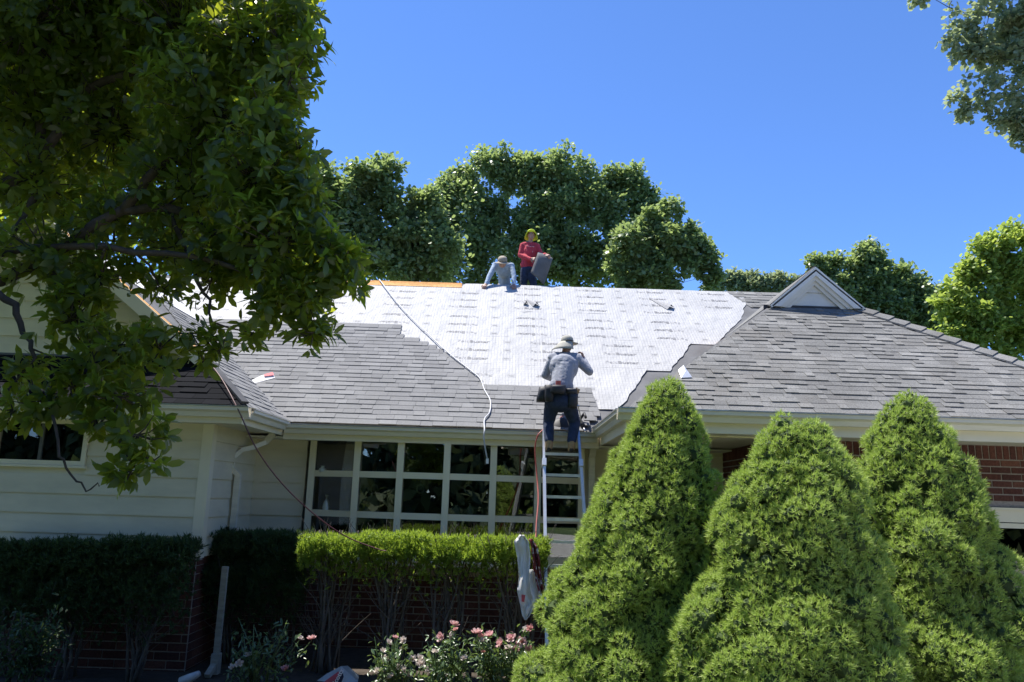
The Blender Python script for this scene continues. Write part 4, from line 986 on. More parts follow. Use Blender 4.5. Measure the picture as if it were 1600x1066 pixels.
# ------------------------------------------------------------------ hedge shrubs
def shrub(label, x0, x1, y0, y1, zb, zt, n, seed, stems=9, name='yew_shrub', group='clipped hedge shrubs along the house', top=.09, mat='leaf_yew'):
    r_ = np.random.default_rng(seed); cx, cy = (x0 + x1) / 2, (y0 + y1) / 2; root = empty(name, (cx, cy, .05)); tag(root, label, 'shrub', group)
    b = MB()
    for k in range(stems):
        bx_, by_ = cx + r_.normal() * .10, cy + r_.normal() * .06; ex, ey = x0 + (x1 - x0) * (k + .5) / stems + r_.normal() * .05, cy + r_.normal() * .12
        pts = []
        for j in range(6):
            t = j / 5; pts.append((bx_ + (ex - bx_) * t ** 1.3 + r_.normal() * .015, by_ + (ey - by_) * t + r_.normal() * .015, .04 + (zb + .25) * t))
        b.tube(pts, [.022, .018, .015, .012, .009, .006], 5)
        for m in range(9):
            j = r_.integers(1, 5); q = Vector(pts[j]); e = q + Vector((r_.normal() * .16, r_.normal() * .10, r_.uniform(.25, .5))); b.tube([q, q.lerp(e, .5) + Vector((r_.normal() * .03, 0, 0)), e], [.007, .005, .003], 4, cap=False)
    keep(b.build('stems', 'bark_grey', None, True), root)
    P = np.stack([r_.uniform(x0 - .04, x1 + .04, n), r_.uniform(y0, y1, n), zb + (zt - zb) * r_.random(n) ** .75], 1)
    face = r_.random(n); P[:, 1] = np.where(face < .45, y0 + np.abs(r_.normal(size=n)) * .06, P[:, 1]); P[:, 2] = np.where(face > .68, zt - np.abs(r_.normal(size=n)) * .05, P[:, 2])
    wob = np.array([noise.noise(Vector((x * 4, y * 4, seed))) + .6 * noise.noise(Vector((x * 11, y * 9, seed))) for x, y in P[:, :2]]); P[:, 2] += wob * top * ((P[:, 2] - zb) / (zt - zb)); P[:, 2] += (noise.noise(Vector((seed, 1, 1)))) * .01
    wl_ = np.array([noise.noise(Vector((x * 5, seed + 3, 0))) for x in P[:, 0]]); P[:, 2] = np.where(P[:, 2] < zb + .12, P[:, 2] + wl_ * .09, P[:, 2])
    P[:, 1] += np.array([noise.noise(Vector((x * 5, z * 5, seed + 7))) for x, z in P[:, [0, 2]]]) * .06
    lump = np.array([noise.noise(Vector((x * 6.5, y * 3, z * 6.5 + seed))) for x, y, z in P]); P[:, 1] -= lump * .09 * (face < .45); P[:, 2] += lump * .06 * (face > .68)
    sel = (lump > -.32) | (r_.random(n) < .3); P = P[sel]; face = face[sel]; n = len(P)
    tz_ = np.clip((P[:, 2] - zb) / (zt - zb), 0, 1); P[:, 1] += .26 * tz_ ** 2 * (face < .45) ; P[:, 2] -= np.clip(y0 + .22 - P[:, 1], 0, .22) * .55 * (face > .68)
    hang = r_.random(n) < .07; P[:, 2] = np.where(hang, zb - np.abs(r_.normal(size=n)) * .15, P[:, 2]); shoot = r_.random(n) < .05; P[:, 2] = np.where(shoot, zt + r_.random(n) * .07, P[:, 2])
    D = unit(np.array([0, -.5, 1.0]) + r_.normal(size=(n, 3)) * .7); V, F = scatter(*SPRIG, P, D, unit(r_.normal(size=(n, 3))), r_.uniform(.03, .075, n))
    tag(keep(link('foliage', fast_mesh('foliage', V, F, mat)), root), kind='stuff'); return root
hx = [W(x, 850, 9.6).x for x in (478, 570, 665, 760, 850)]; zt0 = W(660, 847, 9.6).z; zb0 = W(660, 868, 9.6).z
labs = ['sunlit hedge shrub at the left end of the bow window, next to the shaded hedge', 'sunlit hedge shrub under the second and third window columns', 'sunlit hedge shrub under the middle of the bow window', 'sunlit hedge shrub behind the hanging wrapper by the ladder']
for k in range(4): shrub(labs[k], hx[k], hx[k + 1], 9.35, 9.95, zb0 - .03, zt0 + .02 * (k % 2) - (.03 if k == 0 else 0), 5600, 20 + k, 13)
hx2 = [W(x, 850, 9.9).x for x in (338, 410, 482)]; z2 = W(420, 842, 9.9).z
shrub('shaded hedge shrub right of the lower downspout', hx2[0], hx2[1], 9.7, 10.3, z2 - .68, z2, 4600, 31, 7, top=.13, mat='leaf_yew_shaded')
shrub('shaded hedge shrub just left of the sunlit hedge', hx2[1], hx2[2], 9.6, 10.2, z2 - .68, z2 + .02, 4600, 32, 7, top=.13, mat='leaf_yew_shaded')
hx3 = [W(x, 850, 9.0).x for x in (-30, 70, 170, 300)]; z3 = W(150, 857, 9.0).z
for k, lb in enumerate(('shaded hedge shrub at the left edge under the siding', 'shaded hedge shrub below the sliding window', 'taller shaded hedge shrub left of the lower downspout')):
    shrub(lb, hx3[k], hx3[k + 1], 8.72, 9.3, z3 - .62, z3 + (-.02, .0, .06)[k], 5200, 40 + k, 8, top=.13, mat='leaf_yew_shaded')

# ------------------------------------------------------------------ rose bushes and the leafy bush
def flower_mesh(mat, seed):
    r_ = random.Random(seed); b = MB()
    for ringn, (cnt, tilt, L, w) in enumerate(((5, 1.15, 1.0, .75), (5, .75, .85, .65), (4, .35, .6, .5))):
        for k in range(cnt):
            a = 2 * math.pi * (k + ringn * .5) / cnt + r_.uniform(-.2, .2); t = tilt + r_.uniform(-.15, .15); L_ = L * r_.uniform(.85, 1.1)
            d = Vector((math.cos(a) * math.sin(t), math.sin(a) * math.sin(t), math.cos(t))); s = Vector((-math.sin(a), math.cos(a), 0)); n_ = d.cross(s)
            q = [Vector((0, 0, 0)), d * L_ * .5 - s * w * .45 - n_ * .08, d * L_ * .5 + s * w * .45 - n_ * .08, d * L_ - s * w * .35 + n_ * .12, d * L_ + s * w * .35 + n_ * .12, d * L_ * 1.08 + n_ * .2, d * L_ * .55 - n_ * -.06]
            b.add(q, [(0, 6, 1), (0, 2, 6), (1, 6, 5, 3), (6, 2, 4, 5)])
    return b.mesh('flower', mat, True)
FL = {m: flower_mesh(m, i) for i, m in enumerate(('petal_pink', 'petal_white', 'petal_coral'))}
def rose(label, px0, px1, pyt, Y, nleaf, flowers, seed, mat='leaf_rose', name='rose_bush', cat='rose bush'):
    r_ = np.random.default_rng(seed); a, c = W(px0, 1000, Y), W(px1, 1000, Y); zt = W((px0 + px1) / 2, pyt, Y).z; cx = (a.x + c.x) / 2; hw = (c.x - a.x) / 2
    root = empty(name, (cx, Y, .06)); tag(root, label, cat, 'rose bushes in the flower bed' if name == 'rose_bush' else None); b = MB(); tips = []
    for k in range(16):
        e = Vector((cx + r_.uniform(-1, 1) * hw, Y + r_.uniform(-.25, .25), .06 + (zt - .06) * r_.uniform(.55, 1.0))); s = Vector((cx + r_.normal() * .08, Y + r_.normal() * .06, .05)); tips.append((s, e))
        b.tube([s, s.lerp(e, .5) + Vector((r_.normal() * .04, 0, .05)), e], [.009, .007, .004], 5)
    pos = []
    for (fx, fy, m, s) in flowers:
        q = W(fx, fy, Y - .1 + r_.uniform(-.1, .1)); pos.append((q, m, s)); st = Vector((cx + (q.x - cx) * .5, Y, .06 + (q.z - .06) * .35)); b.tube([st, st.lerp(q, .6) + Vector((r_.normal() * .02, 0, 0)), q - Vector((0, 0, .01))], [.006, .005, .004], 5)
        tips.append((st, q - Vector((0, 0, .06))))
    keep(b.build('stems', 'leaf_rose' if mat == 'leaf_rose' else 'bark', None, True), root)
    ii = r_.integers(0, len(tips), nleaf); tt = r_.uniform(.35, 1.0, nleaf); S = np.array([t[0] for t in tips])[ii]; E_ = np.array([t[1] for t in tips])[ii]
    P = S + (E_ - S) * tt[:, None] + r_.normal(size=(nleaf, 3)) * .055; D = unit(r_.normal(size=(nleaf, 3)) + np.array([0, -.3, -.1])); Nn = unit(r_.normal(size=(nleaf, 3)) * .5 + np.array([0, -.2, 1]))
    V, F = scatter(*LEAF_BIG, P, D, Nn, r_.uniform(.045, .085, nleaf)); tag(keep(link('leaves', fast_mesh('leaves', V, F, mat, True)), root), kind='stuff')
    for q, m, s in pos:
        o = link('flower', FL[m]); o.parent = root; mm = Matrix.Rotation(r_.uniform(0, 6), 4, 'Z') @ Matrix.Rotation(r_.uniform(.3, 1.0), 4, 'X') @ Matrix.Diagonal((s, s, s, 1)); mm = Matrix.Rotation(r_.uniform(-.6, .6), 4, 'Z') @ Matrix.Rotation(.6, 4, 'X') @ mm; mm.translation = q - root.location; o.matrix_local = mm
pk, wh, cr = 'petal_pink', 'petal_white', 'petal_coral'
rose('shaded rose bush with a few pale flowers beside the lower downspout', 360, 450, 965, 8.7, 420, [(389, 1025, wh, .055), (372, 1036, wh, .05), (446, 1046, cr, .05), (468, 999, wh, .05), (487, 999, pk, .055), (362, 1043, wh, .04)], 51)
rose('rose bush with small white flowers below the hedge stems', 582, 650, 990, 8.6, 420, [(590, 1050, wh, .055), (607, 1005, wh, .045), (617, 997, pk, .04), (631, 1001, wh, .05), (645, 1030, wh, .05), (655, 1030, wh, .055), (622, 1042, wh, .05), (633, 1048, wh, .055), (600, 1030, wh, .05), (612, 1058, wh, .055), (640, 1056, wh, .05), (598, 1018, wh, .04), (658, 1038, wh, .06), (627, 1015, cr, .035)], 52)
rose('rose bush with two pink blooms on tall stems', 660, 740, 1000, 8.5, 620, [(709, 977, pk, .062), (690, 996, pk, .058), (703, 993, wh, .05), (712, 985, cr, .04), (680, 1020, wh, .05), (725, 1030, wh, .05), (672, 1046, wh, .05)], 53)
rose('sunlit rose bush crowded with pink and coral blooms beside the spruce', 745, 842, 985, 8.4, 900, [(745, 990, pk, .065), (752, 996, cr, .05), (764, 994, pk, .062), (755, 1003, wh, .055), (783, 1006, pk, .062), (799, 997, pk, .062), (796, 1014, wh, .058), (804, 1017, pk, .058), (816, 1003, pk, .065), (825, 1014, cr, .048), (828, 982, cr, .045), (822, 984, wh, .045), (755, 1020, cr, .035), (795, 1024, wh, .05)], 54)
rose('leafy green bush in the shade at the bottom left', -10, 95, 935, 8.2, 1100, [], 55, mat='leaf_yew_shaded', name='leafy_bush', cat='bush')

# ------------------------------------------------------------------ ladder
def ladder():
    base, topY, topZ = 9.28, YE - .14, ZE + .06; nrm = Vector((0, -topZ, topY - base)).normalized(); p0 = Vector((0, base, 0))
    root = empty('extension_ladder', (W(880, 900, base).x, base, .06)); tag(root, 'aluminium extension ladder leaning on the gutter under the worker', 'ladder')
    d = Vector((0, topY - base, topZ)).normalized(); n2 = nrm if nrm.y < 0 else -nrm
    LT, LB = onplane(849.5, 676, p0, nrm), onplane(853, 925, p0, nrm); RT, RB = onplane(904, 676, p0, nrm), onplane(910, 762, p0, nrm)
    def at(Tp, Bp, z): t = (z - Tp.z) / (Bp.z - Tp.z); return Tp.lerp(Bp, t)
    zc_ = W(848, 724, 10.4).z
    for side, (T, B_, mat) in enumerate(((LT, LB, 'aluminium'), (RT, RB, 'aluminium'))):
        m = MB(); m.bar(at(T, B_, .06), at(T, B_, zc_), .038, .075, n2); keep(m.build('rail', mat), root)
        m = MB(); m.bar(at(T, B_, zc_ - .9) - n2 * .04, T + d * .05 - n2 * .04, .032, .065, n2); keep(m.build('fly_rail', 'aluminium_blue' if side else 'aluminium'), root)
        m = MB(); q = at(T, B_, zc_); m.bar(q - d * .05, q + d * .05, .055, .12, n2); keep(m.build('rail_clamp', mat), root)
    z = onplane(880, 708, p0, nrm).z; k = 0
    while z > .2:
        l, r_ = at(LT, LB, z), at(RT, RB, z); m = MB(); o = -n2 * (.04 if z > zc_ - .9 else 0)
        m.bar(l + o, r_ + o, .034, .036, (0, 0, 1)); m.bar(l + o + Vector((0, -.012, .012)), r_ + o + Vector((0, -.012, .012)), .012, .014, (0, 0, 1)); keep(m.build('rung', 'aluminium'), root)
        z -= .283; k += 1
    return at(LT, LB, onplane(880, 708, p0, nrm).z), at(RT, RB, onplane(880, 708, p0, nrm).z)
rungL, rungR = ladder()

# ------------------------------------------------------------------ people
def person(name, label, prims, mats, voxel=.011, fold=.006, smooth=3):
    """a continuous figure: overlapping tapered volumes fused into one skin, coloured by what covers each region"""
    b = MB(); segs = 12
    for pr in prims:
        if pr[0] == 'c':
            _, p0, r0, p1, r1, _m = pr; p0, p1 = Vector(p0), Vector(p1); d = p1 - p0; L = d.length; d = d / L
            x = d.orthogonal().normalized(); y = d.cross(x); V = []; rows = [(-r0 * math.sin(a), r0 * math.cos(a)) for a in (1.35, .9, .45)] + [(L * t, r0 + (r1 - r0) * t) for t in (0, .5, 1)] + [(L + r1 * math.sin(a), r1 * math.cos(a)) for a in (.45, .9, 1.35)]
            for (h, rr) in rows:
                for k in range(segs): a = 2 * math.pi * k / segs; V.append(p0 + d * h + (x * math.cos(a) + y * math.sin(a)) * rr)
            F = [(i * segs + k, i * segs + (k + 1) % segs, (i + 1) * segs + (k + 1) % segs, (i + 1) * segs + k) for i in range(len(rows) - 1) for k in range(segs)]
            F += [tuple(reversed(range(segs))), tuple(range((len(rows) - 1) * segs, len(rows) * segs))]; b.add(V, F)
        else:
            _, c, rad, rot, _m = pr; bm = bmesh.new(); bmesh.ops.create_uvsphere(bm, u_segments=14, v_segments=9, radius=1)
            V = [Vector(c) + rot @ Vector((v.co.x * rad[0], v.co.y * rad[1], v.co.z * rad[2])) for v in bm.verts]; b.add(V, [tuple(v.index for v in f.verts) for f in bm.faces]); bm.free()
    o = b.build(name, [mats[0]]); md = o.modifiers.new('fuse', 'REMESH'); md.mode = 'VOXEL'; md.voxel_size = voxel; md.use_smooth_shade = True
    sm = o.modifiers.new('smooth', 'SMOOTH'); sm.iterations = smooth; sm.factor = .5
    bpy.context.view_layer.update(); dg = bpy.context.evaluated_depsgraph_get(); me = bpy.data.meshes.new_from_object(o.evaluated_get(dg)); o.modifiers.clear(); old = o.data; o.data = me; bpy.data.meshes.remove(old); me.name = name
    n = len(me.vertices); co = np.zeros(n * 3); me.vertices.foreach_get('co', co); co = co.reshape(-1, 3); no = np.zeros(n * 3); me.vertices.foreach_get('normal', no); no = no.reshape(-1, 3)
    def mat_of(Pt):
        best = np.full(len(Pt), 1e9); idx = np.zeros(len(Pt), int)
        for pr in prims:
            if pr[0] == 'c':
                p0, p1 = np.array(pr[1]), np.array(pr[3]); d = p1 - p0; t = np.clip(((Pt - p0) @ d) / (d @ d), 0, 1); dist = np.linalg.norm(Pt - p0 - t[:, None] * d, axis=1) - (pr[2] + (pr[4] - pr[2]) * t)
            else:
                q = (Pt - np.array(pr[1])) @ np.array(pr[3]); dist = (np.linalg.norm(q / np.array(pr[2]), axis=1) - 1) * min(pr[2])
            m = dist < best; best[m] = dist[m]; idx[m] = pr[-1]
        return idx
    vm = mat_of(co)
    amp = np.array([fold if mats[i] not in ('skin', 'hair', 'boot_tan', 'boot_sole', 'glove_white') else 0 for i in range(len(mats))])[vm]
    dz = np.array([.45 * noise.noise(Vector((q[0] * 8 + q[2] * 5, q[1] * 9, q[2] * 13))) + .9 * (1 - 2.2 * abs(noise.noise(Vector((q[0] * 17 + q[2] * 11, q[1] * 12, q[2] * 15 - q[0] * 9))))) for q in co])
    co += no * (dz * amp)[:, None]; me.vertices.foreach_set('co', co.ravel())
    me.materials.clear()
    for m in mats: me.materials.append(M[m])
    ce = np.zeros(len(me.polygons) * 3); me.polygons.foreach_get('center', ce); me.polygons.foreach_set('material_index', mat_of(ce.reshape(-1, 3)).astype(np.int32)); me.polygons.foreach_set('use_smooth', np.ones(len(me.polygons), bool)); me.update()
    return tag(o, label, 'person')
I3 = Matrix.Identity(3)
def hand(w, d, nrm, mat, s=1., curl=.6):
    """palm and five fingers from wrist w along d; nrm is the back of the hand"""
    d = Vector(d).normalized(); nrm = Vector(nrm); nrm = (nrm - d * nrm.dot(d)).normalized(); x = d.cross(nrm); w = Vector(w); out = []
    palm = w + d * .085 * s
    out.append(('c', w, .024 * s, w + d * .03 * s, .027 * s, mat))
    for k, L in enumerate((.060, .072, .066, .052)):
        a = x * (.030 - .020 * k) * s; kn = palm + a; out.append(('c', w + d * .015 * s + a * .6, .015 * s, kn, .013 * s, mat))
        j = kn + (d * math.cos(curl) - nrm * math.sin(curl)) * L * .55 * s; out.append(('c', kn, .011 * s, j, .010 * s, mat)); out.append(('c', j, .010 * s, j + (d * math.cos(curl * 2) - nrm * math.sin(curl * 2)) * L * .5 * s, .008 * s, mat))
    th = w + d * .03 * s + x * .03 * s; t2 = th + (d * .6 + x * .7 - nrm * .3).normalized() * .04 * s; out += [('c', w + d * .012 * s, .016 * s, th, .013 * s, mat), ('c', th, .012 * s, t2, .011 * s, mat), ('c', t2, .011 * s, t2 + (d * .8 + x * .1 - nrm * .5).normalized() * .03 * s, .008 * s, mat)]
    return out

# --- worker on the ladder, back to us
def ladder_worker():
    S, J, B, SK, SO, H = range(6); mats = ['shirt_grey', 'jeans', 'boot_tan', 'skin', 'boot_sole', 'hair']
    yh, ysd, yft = 10.42, 10.66, 10.42
    fz = rungL.z + .02; fy = rungL.y - .01
    aL, aR = W(858, 692, fy), W(893, 692, fy); aL.z = aR.z = fz + .11
    hL, hR = W(864, 628, yh), W(887, 628, yh); kL, kR = W(857, 660, yh + .10), W(898, 661, yh + .10)
    wst = W(877, 606, yh + .05); ch = W(881, 578, yh + .17); sL, sR = W(864, 560, yh + .26), W(902, 561, yh + .26); nk = W(883, 552, yh + .30); hd = W(886, 542, yh + .33)
    eL, eR = W(852, 586, yh + .30), W(921, 581, yh + .20); wL = W(862, 592, yh + .55); wR = W(912, 562, yh + .36)
    pr = [('c', hL, .115, kL, .078, J), ('c', kL, .078, aL + Vector((0, -.01, .03)), .062, J), ('c', hR, .115, kR, .080, J), ('c', kR, .080, aR + Vector((0, -.01, .03)), .062, J),
          ('e', (hL + hR) / 2 + Vector((0, -.03, .0)), (.185, .135, .15), I3, J), ('c', wst + Vector((0, 0, .02)), .145, ch, .165, S), ('e', ch + Vector((0, 0, .03)), (.205, .135, .20), I3, S), ('e', wst + Vector((0, .0, .02)), (.172, .125, .13), I3, S),
          ('c', sL, .078, ch, .12, S), ('c', sR, .078, ch, .12, S), ('c', sL.lerp(nk, .2), .075, sR.lerp(nk, .2), .075, S), ('c', sL, .072, eL, .056, S), ('c', eL, .056, wL, .042, S), ('c', sR, .075, eR, .058, S), ('c', eR, .056, wR, .040, S),
          ('c', nk - Vector((0, 0, .03)), .06, hd, .058, SK), ('e', hd + Vector((0, .01, .03)), (.078, .098, .115), I3, SK), ('e', hd + Vector((.078, .0, .02)), (.015, .025, .034), I3, SK), ('e', hd + Vector((-.078, .0, .02)), (.015, .025, .034), I3, SK),
          ('e', hd + Vector((0, -.03, .03)), (.080, .075, .09), I3, H), ('e', hd + Vector((.0, .105, .02)), (.016, .022, .02), I3, SK)]
    for a in (aL, aR):
        pr += [('c', a + Vector((0, -.02, -.0)), .056, a + Vector((0, -.02, -.05)), .052, B), ('c', a + Vector((0, -.03, -.055)), .046, a + Vector((0, .15, -.07)), .042, B), ('c', a + Vector((0, -.05, -.092)), .030, a + Vector((0, .17, -.092)), .028, SO)]
    pr += hand(wR, W(909, 549, yh + .36) - wR, (1, -.3, 0), SK, 1.1, .9) + hand(wL, Vector((.3, .9, .1)), (0, 0, 1), SK, 1.05, .7)
    o = person('person', 'worker in grey shirt, jeans and tool belt standing on the ladder', pr, mats, .012, .004)
    # khaki cap with neck flap
    b = MB(); c = hd + Vector((0, .008, .055)); V = []; F = []; n = 18
    rings = [(.100, 0), (.100, .035), (.094, .065), (.076, .092), (.045, .108), (.006, .114)]
    for (rr, zz) in rings:
        for k in range(n): a = 2 * math.pi * k / n; V.append(c + Vector((math.cos(a) * rr * .92, math.sin(a) * rr * 1.08, zz)))
    F = [(i * n + k, i * n + (k + 1) % n, (i + 1) * n + (k + 1) % n, (i + 1) * n + k) for i in range(len(rings) - 1) for k in range(n)]; b.add(V, F)
    V = []; m = 9            # neck flap falling over the collar on the left
    for j in range(4):
        for k in range(m):
            a = math.pi * (.92 + .80 * k / (m - 1)); rr = .098 + .028 * j; V.append(c + Vector((math.cos(a) * rr - .012 * j, math.sin(a) * rr * 1.02, .012 - .042 * j)))
    b.add(V, [(j * m + k, j * m + k + 1, (j + 1) * m + k + 1, (j + 1) * m + k) for j in range(3) for k in range(m - 1)])
    V = []                   # peak, pointing at the roof and turned right
    for j in range(3):
        for k in range(7): a = -.35 + 1.9 * k / 6; rr = .095 + .035 * j; V.append(c + Vector((math.cos(a) * rr * .95, math.sin(a) * rr * 1.1, .008 - .008 * j)))
    b.add(V, [(j * 7 + k, j * 7 + k + 1, (j + 1) * 7 + k + 1, (j + 1) * 7 + k) for j in range(2) for k in range(6)])
    hat = b.build('cap', 'cap_khaki', o, True); so = hat.modifiers.new('thick', 'SOLIDIFY'); so.thickness = .006
    b = MB(); pts = [c + Vector((math.cos(a) * .097, math.sin(a) * .112, .022)) for a in np.linspace(-1.9, -.5, 7)]; b.tube(pts, .008, 5); b.build('cap_strap', 'belt_leather', o)
    # tool belt
    hc = (hL + hR) / 2 + Vector((0, -.01, .115)); b = MB(); pts = [hc + Vector((math.cos(a) * .192, math.sin(a) * .150, 0)) for a in np.linspace(0, 2 * math.pi, 19)]
    for a, c_ in zip(pts[:-1], pts[1:]): b.bar(a, c_, .012, .055)
    b.build('tool_belt', 'belt_leather', o)
    def pouch(px, py, w, h, dp, y, nm='pouch', lean=0):
        c = W(px, py, y); b = MB(); P = []
        for (zz, ww, dd) in ((-h / 2, w * .42, dp * .5), (-h * .25, w * .5, dp * .62), (h * .2, w * .5, dp * .6), (h / 2, w * .54, dp * .55)):
            for (sx, sy) in ((-1, -.6), (-.6, -1), (.6, -1), (1, -.6), (1, .8), (-1, .8)): P.append(c + Vector((sx * ww + lean * zz, sy * dd, zz)))
        F = [(i * 6 + k, i * 6 + (k + 1) % 6, (i + 1) * 6 + (k + 1) % 6, (i + 1) * 6 + k) for i in range(3) for k in range(6)] + [tuple(reversed(range(6))), tuple(range(18, 24))]; b.add(P, F); return b.build(nm, 'belt_leather', o, True)
    pouch(849, 617, .16, .20, .16, yh + .0, lean=.25); pouch(858, 615, .12, .22, .14, yh - .10); pouch(872, 609, .19, .11, .12, yh - .17); pouch(895, 627, .13, .19, .13, yh - .10); pouch(893, 612, .15, .07, .10, yh - .12)
    b = MB(); q = W(872, 601, yh - .16); b.box(q + Vector((-.03, -.02, -.02)), q + Vector((.035, .02, .05))); b.build('tape_measure', 'tool_red', o)
    b = MB(); b.tube([W(862, 612, yh - .19), W(862.5, 600, yh - .19)], .014, 8); b.build('nail_punch', 'tool_steel', o)
    b = MB(); b.tube([W(901, 618, yh - .1), W(901, 606, yh - .1)], .014, 7); b.bar(W(900, 620, yh - .12), W(905, 608, yh - .12), .01, .03); b.build('hammer_handle', 'tool_wood', o)
    b = MB(); b.tube([W(889, 633, yh - .14), W(905, 634, yh - .14)], .012, 7); b.tube([W(903, 633, yh - .1), W(906, 645, yh - .05), W(908, 660, yh)], .008, 6); b.build('hammer_loop', 'tool_steel', o)
    return o
lw_ = ladder_worker()

# --- worker kneeling at the ridge, leaning over it towards us
YB = YRIDGE
def kneeling_worker():
    S, P_, SK, H, GL = range(5); mats = ['shirt_blue', 'pants_khaki', 'skin', 'hair', 'glove_white']
    def back(x, y, h=0): return Vector((x, y, ZRIDGE - P1 * abs(y - YRIDGE) + h))
    hdp = W(785, 411, YB - .05); nk = W(786, 413, YB + .10); sL, sR = W(774, 415, YB + .10), W(799, 416, YB + .10); ch = W(787, 423, YB + .22); wst = W(788, 427, YB + .48)
    eL, eR = W(765, 431, YB - .04), W(803, 431, YB - .02); wL = W(759.5, 444, YB - .15); wR = W(803, 445, YB - .12)
    hip = Vector((W(789, 430, YB + .62).x, YB + .60, ZRIDGE + .10)); kx = .17
    kL, kR = back(W(776, 438, YB + .2).x - .0, YB + .20, .06), back(W(804, 438, YB + .2).x, YB + .22, .06)
    aL, aR = back(kL.x + .02, YB + .62, .06), back(kR.x - .02, YB + .62, .06)
    hl, hr = hip + Vector((-.1, 0, 0)), hip + Vector((.1, 0, 0))
    pr = [('c', hl, .10, kL, .075, P_), ('c', kL, .07, aL, .055, P_), ('c', hr, .10, kR, .075, P_), ('c', kR, .07, aR, .055, P_), ('e', hip, (.17, .14, .14), I3, P_),
          ('c', wst, .135, ch, .15, S), ('c', hip + Vector((0, -.05, .03)), .12, wst, .135, S), ('e', ch, (.175, .16, .115), I3, S), ('c', sL, .072, ch, .11, S), ('c', sR, .072, ch, .11, S), ('c', sL, .068, sR, .068, S), ('c', sL, .066, eL, .052, S), ('c', eL, .052, wL, .040, S), ('c', sR, .066, eR, .052, S), ('c', eR, .052, wR, .040, S),
          ('c', nk, .055, hdp, .055, SK), ('e', hdp + Vector((0, -.02, -.005)), (.082, .105, .102), I3, SK), ('e', hdp + Vector((0, -.115, -.035)), (.013, .016, .018), I3, SK), ('e', hdp + Vector((0, -.085, -.075)), (.026, .02, .014), I3, SK), ('e', hdp + Vector((.072, .0, -.01)), (.013, .022, .03), I3, SK), ('e', hdp + Vector((-.072, .0, -.01)), (.013, .022, .03), I3, SK), ('e', hdp + Vector((0, .03, .0)), (.074, .07, .085), I3, H),
          ('c', aL, .045, aL + Vector((0, .12, -.1)), .035, P_), ('c', aR, .045, aR + Vector((0, .12, -.1)), .035, P_)]
    for s in (-1, 1): pr.append(('e', hdp + Vector((s * .028, -.10, -.012)), (.014, .010, .008), I3, H))
    pr += hand(wL, Vector((-.25, -.6, -.55)), (0, -.6, .8), SK, 1.15, .5) + hand(wR, Vector((.0, -.65, -.55)), (0, -.6, .8), SK, 1.15, .4)
    o = person('person', 'worker in pale blue shirt and tan cap bent over the roof ridge', pr, mats, .012, .0035)
    b = MB(); q = Matrix.Rotation(-.75, 3, 'X').transposed(); q = Matrix.Rotation(.55, 3, 'X'); c = hdp + Vector((0, -.02, .03)); n = 16; V = []; rings = [(.108, 0), (.108, .035), (.100, .066), (.078, .090), (.045, .106), (.005, .112)]
    for (rr, zz) in rings:
        for k in range(n): a = 2 * math.pi * k / n; V.append(c + q @ Vector((math.cos(a) * rr * .92, math.sin(a) * rr * 1.08, zz)))
    b.add(V, [(i * n + k, i * n + (k + 1) % n, (i + 1) * n + (k + 1) % n, (i + 1) * n + k) for i in range(len(rings) - 1) for k in range(n)]); V = []
    for j in range(3):
        for k in range(7): a = -math.pi / 2 - .95 + 1.9 * k / 6; rr = .105 + .04 * j; V.append(c + q @ Vector((math.cos(a) * rr * .95, math.sin(a) * rr * 1.1, .004 - .006 * j)))
    b.add(V, [(j * 7 + k, j * 7 + k + 1, (j + 1) * 7 + k + 1, (j + 1) * 7 + k) for j in range(2) for k in range(6)])
    hat = b.build('cap', 'cap_tan', o, True); hat.modifiers.new('thick', 'SOLIDIFY').thickness = .006
kneeling_worker()

